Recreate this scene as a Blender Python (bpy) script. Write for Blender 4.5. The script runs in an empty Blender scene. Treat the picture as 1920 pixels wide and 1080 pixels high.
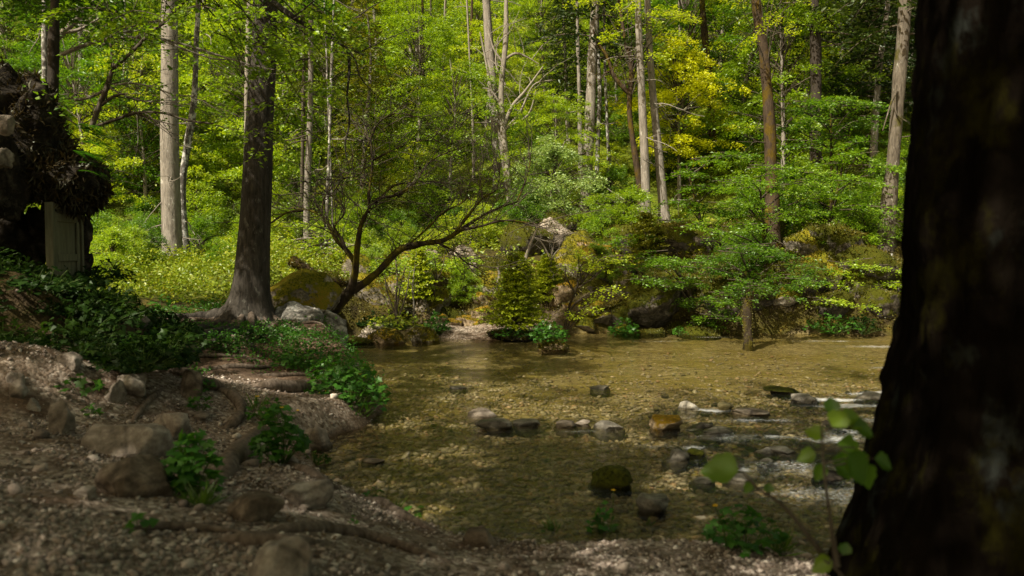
import bpy, bmesh, math, random
import numpy as np
from mathutils import Vector, Matrix
R = math.radians
S = bpy.context.scene
COL = S.collection

# ------------------------------------------------------------------ camera, sky, sun, exposure
FPX = 1493.33; PITCH = R(-2.69); CAMZ = 1.7
cam = bpy.data.cameras.new('camera'); camo = bpy.data.objects.new('camera', cam); COL.objects.link(camo)
camo.location = (0, 0, CAMZ); camo.rotation_euler = (R(90) + PITCH, 0, 0)
cam.lens = 28; cam.sensor_width = 36; cam.clip_start = .05; cam.clip_end = 1000
cam.dof.use_dof = True; cam.dof.focus_distance = 15; cam.dof.aperture_fstop = 1.9
S.camera = camo
SUN = Vector((-0.46, -0.50, 0.74)).normalized()
wd = bpy.data.worlds.new('World'); S.world = wd; wd.use_nodes = True
sk = wd.node_tree.nodes.new('ShaderNodeTexSky'); sk.sky_type = 'NISHITA'; sk.sun_disc = False
sk.sun_elevation = math.asin(SUN.z); sk.sun_rotation = math.atan2(SUN.x, SUN.y)
bg = wd.node_tree.nodes['Background']; bg.inputs[1].default_value = 0.1; sk.dust_density = 3
tn = wd.node_tree.nodes.new('ShaderNodeMix'); tn.data_type = 'RGBA'; tn.blend_type = 'MULTIPLY'; tn.inputs[0].default_value = 1; tn.inputs[7].default_value = (1.25, 1.0, .56, 1)
wd.node_tree.links.new(sk.outputs[0], tn.inputs[6]); wd.node_tree.links.new(tn.outputs[2], bg.inputs[0])
sl = bpy.data.lights.new('sun', 'SUN'); so = bpy.data.objects.new('sun', sl); COL.objects.link(so)
sl.energy = 5.0; sl.angle = R(.6); sl.color = (1, .915, .73)
so.rotation_euler = SUN.to_track_quat('Z', 'Y').to_euler()
S.view_settings.view_transform = 'Standard'; S.view_settings.look = 'None'
S.view_settings.exposure = 0.9; S.view_settings.gamma = 1
S.cycles.max_bounces = 6; S.cycles.transparent_max_bounces = 8; S.cycles.transmission_bounces = 4
S.cycles.diffuse_bounces = 4; S.cycles.glossy_bounces = 2

rs = np.random.RandomState(7)
rnd = random.Random(11)

def W(px, py, Y):
    u = (px - 960) / FPX; v = (540 - py) / FPX
    cp, sp = math.cos(PITCH), math.sin(PITCH)
    dy = cp - v * sp; dz = sp + v * cp
    t = Y / dy
    return np.array([u * t, Y, CAMZ + dz * t])
def PX(p):
    cp, sp = math.cos(PITCH), math.sin(PITCH)
    y, z = p[1], p[2] - CAMZ
    d = y * cp + z * sp; h = -y * sp + z * cp
    return 960 + FPX * p[0] / d, 540 - FPX * h / d
def onwater(px, py):
    a = W(px, py, 1.0); t = CAMZ / (CAMZ - a[2])
    return np.array([a[0] * t, t, 0.])
def sm(a, b, x):
    t = np.clip((x - a) / (b - a), 0, 1); return t * t * (3 - 2 * t)

# ------------------------------------------------------------------ noise
def _h(i, j, k, s):
    n = (i * 374761393 + j * 668265263 + k * 2147483647 + s * 974711) & 0xffffffff
    n = ((n ^ (n >> 13)) * 1274126177) & 0xffffffff
    n = ((n ^ (n >> 16)) * 2246822519) & 0xffffffff
    return ((n ^ (n >> 15)) & 0xffff) / 65535.0
def vn(P, s=0):
    P = np.asarray(P, float); I = np.floor(P).astype(np.int64); F = P - I; F = F * F * (3 - 2 * F)
    i, j, k = I[:, 0], I[:, 1], I[:, 2]; x, y, z = F[:, 0], F[:, 1], F[:, 2]
    def L(a, b, t): return a + (b - a) * t
    r = L(L(L(_h(i, j, k, s), _h(i+1, j, k, s), x), L(_h(i, j+1, k, s), _h(i+1, j+1, k, s), x), y),
          L(L(_h(i, j, k+1, s), _h(i+1, j, k+1, s), x), L(_h(i, j+1, k+1, s), _h(i+1, j+1, k+1, s), x), y), z)
    return r * 2 - 1
def fbm(P, o=4, s=0):
    P = np.asarray(P, float); r = 0; a = 1; t = 0
    for q in range(o):
        r = r + a * vn(P * (2.03 ** q) + 17.3 * q, s + q); t += a; a *= .5
    return r / t
def fb2(x, y, f, o=4, s=0):
    x = np.asarray(x, float)
    return fbm(np.stack([x.ravel() * f, np.asarray(y, float).ravel() * f, np.zeros(x.size)], 1), o, s).reshape(x.shape)

# ------------------------------------------------------------------ mesh building
class MB:
    def __init__(s): s.V = []; s.F = []; s.n = 0; s.M = []
    def add(s, V, *Fs, m=0):
        V = np.asarray(V, float)
        for F in Fs:
            F = np.asarray(F, np.int64)
            if len(F): s.F.append(F + s.n); s.M.append(np.full(len(F), m))
        s.V.append(V); s.n += len(V)
    def build(s, name, mats, parent=None, smooth=True, loc=None):
        me = bpy.data.meshes.new(name)
        V = np.concatenate(s.V) if s.V else np.zeros((0, 3))
        me.vertices.add(len(V)); me.vertices.foreach_set('co', V.astype(np.float32).ravel())
        lt = np.concatenate([np.full(len(f), f.shape[1]) for f in s.F])
        li = np.concatenate([f.ravel() for f in s.F])
        me.loops.add(len(li)); me.loops.foreach_set('vertex_index', li.astype(np.int32))
        me.polygons.add(len(lt))
        me.polygons.foreach_set('loop_start', np.concatenate([[0], np.cumsum(lt)[:-1]]).astype(np.int32))
        me.polygons.foreach_set('loop_total', lt.astype(np.int32))
        me.polygons.foreach_set('material_index', np.concatenate(s.M).astype(np.int32))
        me.polygons.foreach_set('use_smooth', np.full(len(lt), smooth))
        me.update(calc_edges=True)
        for m in (mats if isinstance(mats, (list, tuple)) else [mats]): me.materials.append(m)
        o = bpy.data.objects.new(name, me); COL.objects.link(o)
        if parent: o.parent = parent
        if loc is not None: o.location = loc
        return o
def attr(o, name, vals):
    a = o.data.attributes.new(name, 'FLOAT', 'POINT'); a.data.foreach_set('value', np.asarray(vals, np.float32))
def tag(o, label=None, cat=None, group=None, kind=None):
    if label: o['label'] = label
    if cat: o['category'] = cat
    if group: o['group'] = group
    if kind: o['kind'] = kind
    return o
def thing(name, loc, label, cat, group=None, rz=0):
    o = bpy.data.objects.new(name, None); COL.objects.link(o); o.location = tuple(loc); o.rotation_euler = (0, 0, rz)
    o.empty_display_size = .2
    return tag(o, label, cat, group)
def copy_tree(o, parent=None):
    c = o.copy(); COL.objects.link(c)
    if parent: c.parent = parent
    for ch in list(o.children): copy_tree(ch, c)
    return c

def catmull(P, n):
    P = np.asarray(P, float); Q = np.vstack([2*P[0]-P[1], P, 2*P[-1]-P[-2]]); out = []
    for i in range(len(P) - 1):
        a, b, c, d = Q[i:i+4]
        for t in np.linspace(0, 1, n, endpoint=False):
            out.append(.5*((2*b)+(-a+c)*t+(2*a-5*b+4*c-d)*t*t+(-a+3*b-3*c+d)*t**3))
    out.append(P[-1]); return np.array(out)
def tube(mb, P, r, k=6, bump=0, bf=3, seed=0, m=0, flare=None, cap=True):
    P = np.asarray(P, float); n = len(P)
    r = np.interp(np.linspace(0, 1, n), np.linspace(0, 1, len(r)), r) if np.ndim(r) else np.full(n, r)
    T = np.gradient(P, axis=0); T /= np.linalg.norm(T, axis=1)[:, None] + 1e-9
    a = np.array([1, 0, 0.]) if abs(T[0][0]) < .8 else np.array([0, 1, 0.])
    N = a - T[0] * np.dot(a, T[0]); N /= np.linalg.norm(N); Ns = [N]
    for i in range(1, n):
        N = N - T[i] * np.dot(N, T[i]); N /= np.linalg.norm(N) + 1e-9; Ns.append(N)
    Ns = np.array(Ns); Bs = np.cross(T, Ns)
    th = np.arange(k) / k * 2 * math.pi
    D = Ns[:, None] * np.cos(th)[None, :, None] + Bs[:, None] * np.sin(th)[None, :, None]
    rr = np.repeat(r[:, None], k, 1)
    if flare is not None: rr = rr * flare(P, th)
    V = P[:, None] + D * rr[:, :, None]
    if bump:
        q = fbm(V.reshape(-1, 3) * bf * np.array([1, 1, .35]), 3, seed).reshape(n, k)
        V = V + D * (q * bump)[:, :, None] * np.minimum(1, rr / rr.max() * 1.5)[:, :, None]
    V = V.reshape(-1, 3)
    i = np.arange(n - 1)[:, None] * k; j = np.arange(k)[None]; j2 = (j + 1) % k
    F = np.stack([i + j, i + j2, i + k + j2, i + k + j], -1).reshape(-1, 4)
    mb.add(V, F, m=m)
    if cap and k >= 5: mb.add(V[-k:], np.arange(k)[None], m=m)

def unit(v): v = np.asarray(v, float); return v / (np.linalg.norm(v) + 1e-9)
def wander(p, d, L, n, jit, rg, up=0., sag=0.):
    P = [np.array(p, float)]; d = unit(d)
    for i in range(n):
        d = unit(d + rg.normal(0, jit, 3) + np.array([0, 0, up - sag * i / n])); P.append(P[-1] + d * L / n)
    return np.array(P), d

def leaves(mb, P, N, s, rg, asp=.55, U=None, fold=.18, m=0):
    n = len(P); 
    if n == 0: return
    s = np.broadcast_to(s, (n,))[:, None]
    N = N / (np.linalg.norm(N, axis=1)[:, None] + 1e-9)
    if U is None: U = rg.normal(0, 1, (n, 3))
    U = U - N * np.sum(U * N, 1)[:, None]; U /= np.linalg.norm(U, axis=1)[:, None] + 1e-9
    B = np.cross(N, U)
    V = np.stack([P, P + U*s*.45 + B*s*asp*.5 + N*s*fold, P + U*s, P + U*s*.45 - B*s*asp*.5 + N*s*fold*rg.rand(n, 1)], 1).reshape(-1, 3)
    mb.add(V, np.arange(n * 4).reshape(-1, 4), m=m)

def spray(mb, p, d, L, Wd, n, ls, rg, sag=.18, tw=None, thick=.05, tilt=.35, asp=.55):
    """a flat fan of leaves along a twig, the way beech and hazel carry them"""
    d = unit(d); side = unit(np.cross(d, [0, 0, 1.])); up = np.cross(side, d)
    nt = max(3, int(n ** .5 / 1.6))
    tt = rg.uniform(.08, 1, nt); sd = np.where(rg.rand(nt) < .5, -1, 1) * rg.uniform(.3, 1, nt)
    ang = rg.uniform(.5, 1.0, nt)
    k = rg.randint(0, nt, n); q = rg.uniform(0, 1, n) ** .8
    ln = Wd * np.sqrt(np.clip(1 - (tt - .45) ** 2 * 2.2, .1, 1)) * np.abs(sd)
    x = tt[k] * L + q * ln[k] * np.cos(ang[k]); y = q * ln[k] * np.sign(sd[k]) * np.sin(ang[k])
    x += rg.normal(0, ls * .7, n); y += rg.normal(0, ls * .7, n)
    z = -sag * (x / L) ** 2 * L - .25 * y * y / max(Wd, .01) + rg.normal(0, thick, n)
    P = p + d * x[:, None] + side * y[:, None] + up * z[:, None]
    N = np.array([0, 0, 1.]) + rg.normal(0, tilt, (n, 3))
    U = d * np.cos(ang[k])[:, None] + side * (np.sign(sd[k]) * np.sin(ang[k]))[:, None] + rg.normal(0, .45, (n, 3))
    leaves(mb, P, N, ls * rg.uniform(.6, 1.25, n), rg, asp, U)
    if tw is not None:
        t = np.linspace(0, 1, 5)[:, None]
        tube(tw, p + d * L * t + up * (-sag * t * t * L), [L * .008 + .003, .002], 3, cap=False)

# ------------------------------------------------------------------ materials
def newmat(name):
    m = bpy.data.materials.new(name); m.use_nodes = True; nt = m.node_tree
    for n in list(nt.nodes): nt.nodes.remove(n)
    return m, nt, nt.nodes.new, nt.links.new
def ramp(nt, fac, cols, pos=None, interp='LINEAR'):
    r = nt.nodes.new('ShaderNodeValToRGB'); r.color_ramp.interpolation = interp; e = r.color_ramp.elements
    pos = pos or [i / (len(cols) - 1) for i in range(len(cols))]
    while len(e) < len(cols): e.new(.5)
    for i, (c, p) in enumerate(zip(cols, pos)): e[i].position = p; e[i].color = (*c, 1) if len(c) == 3 else c
    nt.links.new(fac, r.inputs[0]); return r.outputs[0]
def noise(nt, vec, scale, det=4, rough=.55, dist=0):
    n = nt.nodes.new('ShaderNodeTexNoise'); n.inputs['Scale'].default_value = scale; n.inputs['Detail'].default_value = det
    n.inputs['Roughness'].default_value = rough; n.inputs['Distortion'].default_value = dist
    if vec: nt.links.new(vec, n.inputs['Vector'])
    return n.outputs['Fac']
def mix(nt, f, a, b, mode='MIX'):
    n = nt.nodes.new('ShaderNodeMix'); n.data_type = 'RGBA'; n.blend_type = mode
    for i, v in ((0, f), (6, a), (7, b)):
        if hasattr(v, 'links'): nt.links.new(v, n.inputs[i])
        else: n.inputs[i].default_value = v if not isinstance(v, tuple) else (*v, 1)
    return n.outputs[2]
def math_(nt, op, a, b=0.):
    n = nt.nodes.new('ShaderNodeMath'); n.operation = op
    for i, v in ((0, a), (1, b)):
        if hasattr(v, 'links'): nt.links.new(v, n.inputs[i])
        else: n.inputs[i].default_value = v
    return n.outputs[0]
def coords(nt, scale=(1, 1, 1), kind='Object'):
    t = nt.nodes.new('ShaderNodeTexCoord'); mp = nt.nodes.new('ShaderNodeMapping'); mp.inputs['Scale'].default_value = scale
    nt.links.new(t.outputs[kind], mp.inputs[0]); return mp.outputs[0]
def worldpos(nt, scale=(1, 1, 1)):
    t = nt.nodes.new('ShaderNodeNewGeometry'); mp = nt.nodes.new('ShaderNodeMapping'); mp.inputs['Scale'].default_value = scale
    nt.links.new(t.outputs['Position'], mp.inputs[0]); return mp.outputs[0]
def bumpn(nt, h, strength=.5, dist=.02, base=None):
    b = nt.nodes.new('ShaderNodeBump'); b.inputs['Strength'].default_value = strength; b.inputs['Distance'].default_value = dist
    nt.links.new(h, b.inputs['Height'])
    if base: nt.links.new(base, b.inputs['Normal'])
    return b.outputs[0]
def finish(nt, col, rough=.85, bump=None, spec=.3):
    p = nt.nodes.new('ShaderNodeBsdfPrincipled'); o = nt.nodes.new('ShaderNodeOutputMaterial')
    if hasattr(col, 'links'): nt.links.new(col, p.inputs['Base Color'])
    else: p.inputs['Base Color'].default_value = (*col, 1)
    if hasattr(rough, 'links'): nt.links.new(rough, p.inputs['Roughness'])
    else: p.inputs['Roughness'].default_value = rough
    p.inputs['Specular IOR Level'].default_value = spec * .6
    if bump: nt.links.new(bump, p.inputs['Normal'])
    nt.links.new(p.outputs[0], o.inputs[0]); return p

def leafmat(name, cols, trans=.5, tcol=1.5, gloss=.04, objvar=True):
    """cols: dark..light leaf colours"""
    m, nt, N, L = newmat(name)
    g = N('ShaderNodeNewGeometry'); oi = N('ShaderNodeObjectInfo')
    nz = noise(nt, worldpos(nt), .9, 2)
    f = math_(nt, 'MULTIPLY', g.outputs['Random Per Island'], .45)
    f = math_(nt, 'ADD', f, math_(nt, 'MULTIPLY', nz, .35))
    if objvar: f = math_(nt, 'ADD', f, math_(nt, 'MULTIPLY', math_(nt, 'SUBTRACT', oi.outputs['Random'], .5), .75))
    c = ramp(nt, math_(nt, 'ADD', f, .1), cols)
    d = N('ShaderNodeBsdfDiffuse'); t = N('ShaderNodeBsdfTranslucent'); L(c, d.inputs[0])
    tc = mix(nt, 1.0, c, (tcol, tcol * .97, tcol * .5), 'MULTIPLY'); L(tc, t.inputs[0])
    mx = N('ShaderNodeMixShader'); mx.inputs[0].default_value = trans; L(d.outputs[0], mx.inputs[1]); L(t.outputs[0], mx.inputs[2])
    gl = N('ShaderNodeBsdfGlossy'); gl.inputs['Roughness'].default_value = .45; gl.inputs[0].default_value = (.8, .9, .8, 1)
    m2 = N('ShaderNodeMixShader'); m2.inputs[0].default_value = gloss; L(mx.outputs[0], m2.inputs[1]); L(gl.outputs[0], m2.inputs[2])
    o = N('ShaderNodeOutputMaterial'); L(m2.outputs[0], o.inputs[0]); return m
def barkmat(name, dark, light, moss=None, mossamt=0., lichen=None, liamt=0., sc=1., bump=.6, spec=.15):
    m, nt, N, L = newmat(name)
    v = coords(nt, (9*sc, 9*sc, 2.2*sc)); n1 = noise(nt, v, 2.2, 6, .65, .3)
    c = ramp(nt, n1, [dark, light], [.32, .68])
    v2 = coords(nt, (1, 1, .6))
    big = noise(nt, v2, 2.0, 3)
    c = mix(nt, math_(nt, 'MULTIPLY', big, .55), c, tuple(x * .55 for x in dark))
    if lichen:
        nl = noise(nt, v2, 9*sc, 5, .7); f = ramp(nt, nl, [(0,)*3, (1,)*3], [.60 - liamt, .70 - liamt]); c = mix(nt, f, c, lichen)
    if moss:
        nm = noise(nt, v2, 3.5, 6, .7); f = ramp(nt, nm, [(0,)*3, (1,)*3], [.60 - mossamt, .70 - mossamt])
        mc = mix(nt, noise(nt, v2, 30, 2), moss, tuple(x * .35 for x in moss)); c = mix(nt, f, c, mc)
    b = bumpn(nt, n1, bump, .03 / sc)
    finish(nt, c, 1. if spec == 0 else .9, b, spec); return m
def rockmat(name, c0, c1, moss0, moss1, thr=.45, wet=False, orange=None, amt=1.):
    m, nt, N, L = newmat(name)
    v = worldpos(nt); n1 = noise(nt, v, 7, 8, .7); n2 = noise(nt, v, 1.7, 4)
    c = ramp(nt, n1, [tuple(x*.45 for x in c0), c0, c1], [.34, .5, .66])
    vo = N('ShaderNodeTexVoronoi'); vo.feature = 'DISTANCE_TO_EDGE'; vo.inputs['Scale'].default_value = 2.6; L(v, vo.inputs['Vector'])
    crack = ramp(nt, vo.outputs['Distance'], [(.35,)*3, (1,)*3], [0, .05]); c = mix(nt, .7, c, crack, 'MULTIPLY')
    g = N('ShaderNodeNewGeometry'); sx = N('ShaderNodeSeparateXYZ'); L(g.outputs['Normal'], sx.inputs[0])
    f = math_(nt, 'ADD', math_(nt, 'MULTIPLY', sx.outputs[2], .45), math_(nt, 'MULTIPLY', noise(nt, v, 4, 6, .7), 1.3))
    f = ramp(nt, f, [(0,)*3, (amt,)*3], [thr + .2, thr + .32])
    mn = noise(nt, v, 38, 3)
    mc = ramp(nt, mix(nt, .5, n2, mn), [moss0, moss1] + ([orange] if orange else []), [.38, .5, .62][:3 if orange else 2])
    c = mix(nt, f, c, mc)
    h = mix(nt, f, n1, math_(nt, 'ADD', noise(nt, v, 55, 3, .7), .3))
    sz = N('ShaderNodeSeparateXYZ'); L(worldpos(nt), sz.inputs[0])
    wl = ramp(nt, math_(nt, 'ADD', sz.outputs[2], math_(nt, 'MULTIPLY', noise(nt, v, 9, 3), .05)), [(.42, .40, .34), (1, 1, 1)], [.035, .06]); c = mix(nt, 1., c, wl, 'MULTIPLY')
    finish(nt, c, .35 if wet else .9, bumpn(nt, h, .9, .05), .4 if wet else .15); return m

M = {}
M['leaf_lime'] = leafmat('leaf_lime', [(.085, .155, .006), (.20, .31, .010), (.40, .455, .016)], .52)
M['leaf_green'] = leafmat('leaf_green', [(.028, .08, .005), (.09, .19, .008), (.21, .31, .012)], .5)
M['leaf_bush'] = leafmat('leaf_bush', [(.045, .12, .006), (.14, .26, .010), (.34, .44, .018)], .48)
M['leaf_yellow'] = leafmat('leaf_yellow', [(.38, .41, .008), (.56, .59, .01), (.70, .70, .015)], .5, 1.3, objvar=False)
M['leaf_pale'] = leafmat('leaf_pale', [(.10, .19, .04), (.19, .29, .08), (.34, .42, .17)], .4)
M['needle_dark'] = leafmat('needle_dark', [(.012, .026, .005), (.032, .056, .007), (.075, .095, .010)], .3, 1.2)
M['needle_olive'] = leafmat('needle_olive', [(.05, .07, .006), (.11, .14, .008), (.20, .21, .012)], .4, 1.2)
M['needle_fir'] = leafmat('needle_fir', [(.17, .22, .008), (.30, .37, .012), (.45, .48, .02)], .35, 1.2, objvar=False)
M['herb'] = leafmat('herb', [(.016, .055, .006), (.036, .12, .010), (.085, .20, .013)], .4, gloss=.025, objvar=False)
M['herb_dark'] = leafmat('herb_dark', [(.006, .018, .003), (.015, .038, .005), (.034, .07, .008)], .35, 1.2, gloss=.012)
M['cover'] = leafmat('cover', [(.08, .13, .006), (.18, .25, .01), (.40, .34, .02)], .35, objvar=False)
M['mossfuzz'] = leafmat('mossfuzz', [(.025, .03, .003), (.09, .08, .006), (.19, .15, .012)], .25, 1.2, objvar=False)
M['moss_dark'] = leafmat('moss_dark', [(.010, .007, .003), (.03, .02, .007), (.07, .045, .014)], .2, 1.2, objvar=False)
M['grass'] = leafmat('grass', [(.03, .07, .01), (.07, .13, .015), (.13, .2, .02)], .4, objvar=False)
M['petal'] = leafmat('petal', [(.75, .45, .01), (.85, .55, .015)], .3, 1.1, objvar=False)
M['petal_white'] = leafmat('petal_white', [(.5, .5, .6), (.7, .7, .8)], .3, 1.0, objvar=False)
M['twig'] = barkmat('twig', (.045, .035, .025), (.14, .12, .095))
M['twig_pale'] = barkmat('twig_pale', (.16, .14, .12), (.34, .31, .27))
M['bark_dark'] = barkmat('bark_dark', (.022, .018, .015), (.075, .062, .052), (.05, .05, .012), .02)
M['bark_pale'] = barkmat('bark_pale', (.13, .115, .10), (.33, .30, .27), lichen=(.42, .41, .38), liamt=.0, sc=.8)
M['bark_spruce'] = barkmat('bark_spruce', (.024, .021, .018), (.088, .077, .066), lichen=(.12, .115, .10), liamt=.01, sc=.9, bump=1.)
M['bark_lichen'] = barkmat('bark_lichen', (.05, .045, .04), (.17, .155, .14), lichen=(.42, .42, .40), liamt=.1)
M['bark_rust'] = barkmat('bark_rust', (.026, .019, .013), (.095, .068, .048), (.11, .075, .012), .10)
M['bark_moss'] = barkmat('bark_moss', (.018, .014, .010), (.06, .046, .03), (.10, .085, .010), .13)
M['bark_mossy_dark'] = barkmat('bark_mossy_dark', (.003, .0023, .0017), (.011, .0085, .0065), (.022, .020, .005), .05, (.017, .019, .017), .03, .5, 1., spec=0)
M['bark_mid'] = barkmat('bark_mid', (.06, .05, .04), (.19, .165, .135), (.08, .075, .015), .05, (.3, .29, .26), -.01)
M['root'] = barkmat('root', (.07, .052, .04), (.25, .20, .165), sc=1.5, bump=1.)
M['rock_grey'] = rockmat('rock_grey', (.22, .185, .155), (.40, .355, .31), (.05, .06, .01), (.10, .10, .015), 1.02)
M['rock_mossy'] = rockmat('rock_mossy', (.16, .14, .11), (.36, .32, .27), (.045, .06, .006), (.17, .16, .01), .48, orange=(.24, .16, .02))
M['rock_olive'] = rockmat('rock_olive', (.06, .052, .045), (.15, .132, .11), (.015, .02, .003), (.06, .065, .006), .34)
M['rock_white'] = rockmat('rock_white', (.45, .42, .37), (.72, .69, .62), (.2, .2, .1), (.3, .3, .2), 2.)
M['rock_cream'] = rockmat('rock_cream', (.38, .34, .2), (.6, .55, .36), (.2, .2, .05), (.3, .3, .1), 2.)
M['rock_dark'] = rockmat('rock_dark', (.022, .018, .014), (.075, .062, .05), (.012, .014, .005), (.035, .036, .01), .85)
M['rock_earth'] = rockmat('rock_earth', (.13, .10, .075), (.27, .215, .17), (.03, .03, .008), (.07, .06, .01), .8)
M['rock_orange'] = rockmat('rock_orange', (.25, .19, .12), (.45, .36, .26), (.15, .11, .012), (.29, .17, .015), .55, orange=(.16, .17, .01))
M['rock_wet'] = rockmat('rock_wet', (.10, .09, .075), (.26, .24, .21), (.05, .055, .008), (.16, .15, .01), .86, wet=True)

# ------------------------------------------------------------------ terrain
shore_px = [(595, 655), (640, 630), (700, 628), (800, 630), (850, 637), (920, 639), (1000, 636), (1080, 624), (1180, 620), (1300, 622), (1400, 626), (1500, 626), (1600, 628), (1750, 629)]
POLY = [onwater(a, b)[:2] for a, b in shore_px] + [np.array([14, 16.2]), np.array([30, 18]), np.array([30, 3.2]), np.array([9, 3.4])]
near_px = [(1900, 1045), (1640, 1050), (1540, 1050), (1480, 1030), (1350, 1012), (1180, 1006), (1000, 1004), (880, 994), (780, 968), (690, 928), (620, 890), (590, 850), (600, 828), (690, 800), (728, 765), (715, 735), (650, 695)]
POLY += [onwater(a, b)[:2] for a, b in near_px]
POLY = np.array(POLY)
def shoredist(x, y):
    """signed distance to the shoreline, negative in the water"""
    sh = np.shape(x); x = np.ravel(x).astype(float); y = np.ravel(y).astype(float)
    d = np.full(x.shape, 1e9); ins = np.zeros(x.shape, bool)
    for i in range(len(POLY)):
        a = POLY[i]; b = POLY[(i + 1) % len(POLY)]; e = b - a
        t = np.clip(((x - a[0]) * e[0] + (y - a[1]) * e[1]) / (e @ e), 0, 1)
        d = np.minimum(d, np.hypot(x - a[0] - t * e[0], y - a[1] - t * e[1]))
        c = ((a[1] > y) != (b[1] > y)) & (x < (b[0] - a[0]) * (y - a[1]) / (b[1] - a[1] + 1e-12) + a[0]); ins ^= c
    return np.where(ins, -d, d).reshape(sh)
cp = [(0,1080,2.6),(-400,1000,2.6),(480,1080,3.0),(960,1080,3.6),(1400,1080,3.9),(960,1025,4.4),(1900,1060,3.6),(0,810,5.0),(250,815,5.6),
      (450,860,6.0),(350,700,8.4),(560,705,8.7),(640,735,8.2),(400,625,10.6),(470,603,11.5),(300,595,11.5),(250,560,13),(430,505,17),(320,505,20),
      (120,690,7.0),(0,640,6.2),(150,560,8.4),(0,500,7.5),(560,540,12.8),(620,590,13.4),(60,540,10),(520,630,10.3),(200,530,14),(575,470,22),(520,500,18)]
CP = [W(*c) for c in cp] + [np.array(q, float) for q in [(-3,0,.75),(0,0,.4),(3,0,.5),(-8,0,2.2),(-9,5,2.6),(-11,10,3),(-14,16,3.2),(6,1,.7),(3,2.5,.42),(10,1,1.2),(0,-8,1),(-15,-5,5),(2,3,.40),(1.6,3.2,.34)]]
CP = np.array(CP)
def height(x, y, sd=None, rough=True):
    x = np.asarray(x, float); y = np.asarray(y, float)
    if sd is None: sd = shoredist(x, y)
    num = 0; den = 0
    for c in CP:
        w = 1 / (((x - c[0])**2 + (y - c[1])**2) + .12) ** 1.7; num = num + w * c[2]; den = den + w
    H1 = num / den
    yy = y + 0.10 * np.maximum(0, np.abs(x) - 6)
    H2 = .55 + .25 * np.clip(yy - 16, 0, 9) * (.55 + .45 * sm(-5, 0, x)) + .52 * np.maximum(0, yy - 25) + 2.0 * fb2(x, y, .07, 3, 5) * sm(24, 40, yy)
    H2 = H2 + sm(26, 60, yy) * .0 + .9 * sm(.6, 1.8, sd) * sm(2, 9, x) * sm(24, 17, y)
    k = np.maximum(sm(14.8, 16.5, y) * sm(-4.0, -2.6, x), sm(18, 23, y))
    k = np.maximum(k, sm(9, 14, x) * sm(8, 12, y))
    H = H1 * (1 - k) + H2 * k
    nearw = sm(3.5, 5, y) * sm(-2.6, -1.2, x)
    wdt = .35 + .4 * sm(-1.8, -.8, x) * sm(8, 6, y)
    beach = np.exp(-((x + .35) / 1.5) ** 4) * sm(14, 15, y) * sm(1.9, .9, sd); H = H * (1 - .93 * beach) + .03 * beach
    H = np.maximum(H, .03) * sm(-.05, wdt, sd) - .06 * (1 - sm(-.05, .12, sd))
    riff = sm(1.2, 3.2, x) * sm(10.6, 8.6, y)
    depth = .035 + (.07 - .02 * riff) * sm(0, 2.2, -sd)
    z = np.where(sd < 0, -depth, H)
    if rough:
        a = .02 + .10 * sm(11, 18, y) + .5 * sm(24, 40, y)
        z = z + fb2(x, y, 1.3, 4, 1) * a + fb2(x, y, 7, 3, 2) * .018
        z = np.where(sd < -.05, np.minimum(z, -.03), z)
    return z
def gz(x, y): return float(height(np.array([x]), np.array([y]))[0])

def hit(px, py, y0=2.2, y1=24):
    ys_ = np.linspace(y0, y1, 900); a = W(px, py, 1.0); dx, dz = a[0], a[2] - CAMZ
    h_ = height(dx * ys_, ys_); below = (CAMZ + dz * ys_) < h_; i = int(np.argmax(below)) if below.any() else len(ys_) - 1
    return np.array([dx * ys_[i], ys_[i], h_[i]])
xs = np.concatenate([np.linspace(-110, -14, 36)[:-1], np.linspace(-14, -6, 60)[:-1], np.linspace(-6, 6, 300)[:-1], np.linspace(6, 14, 70)[:-1], np.linspace(14, 110, 36)])
ys = np.concatenate([np.linspace(-40, 2, 30)[:-1], np.linspace(2, 9, 230)[:-1], np.linspace(9, 19, 150)[:-1], np.linspace(19, 40, 90)[:-1], np.linspace(40, 120, 50)])
X, Y = np.meshgrid(xs, ys); SD = shoredist(X, Y); Z = height(X, Y, SD)
nx, ny = len(xs), len(ys)
mb = MB(); i = np.arange(ny - 1)[:, None] * nx; j = np.arange(nx - 1)[None]
mb.add(np.stack([X.ravel(), Y.ravel(), Z.ravel()], 1), np.stack([i+j, i+j+1, i+nx+j+1, i+nx+j], -1).reshape(-1, 4))

m, nt, N, L = newmat('ground')
v = worldpos(nt)
def at_(n):
    a = N('ShaderNodeAttribute'); a.attribute_name = n; return a.outputs['Fac']
vo = N('ShaderNodeTexVoronoi'); vo.inputs['Scale'].default_value = 38; L(v, vo.inputs['Vector'])
sx = N('ShaderNodeSeparateColor'); L(vo.outputs['Color'], sx.inputs[0])
grav = ramp(nt, sx.outputs[0], [(.10, .075, .055), (.22, .175, .14), (.36, .30, .25), (.5, .44, .38)], [0, .4, .8, 1])
soil = ramp(nt, noise(nt, v, 6, 7, .7), [(.03, .019, .012), (.095, .062, .042), (.20, .14, .10)], [.3, .5, .75])
grav = mix(nt, ramp(nt, noise(nt, v, 2.1, 5, .7), [(0,)*3, (1,)*3], [.42, .62]), grav, soil)
moss = ramp(nt, noise(nt, v, 2.5, 7, .75), [(.006, .005, .003), (.022, .018, .005), (.055, .05, .007), (.15, .09, .012)], [.32, .45, .58, .72])
c = mix(nt, at_('gravel'), soil, grav)
c = mix(nt, math_(nt, 'MULTIPLY', at_('moss'), .9), c, moss)
lush = ramp(nt, noise(nt, v, 1.6, 8, .8), [(.02, .03, .005), (.07, .10, .008), (.15, .20, .012), (.22, .24, .02)], [.34, .46, .58, .7])
c = mix(nt, at_('lush'), c, lush)
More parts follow.
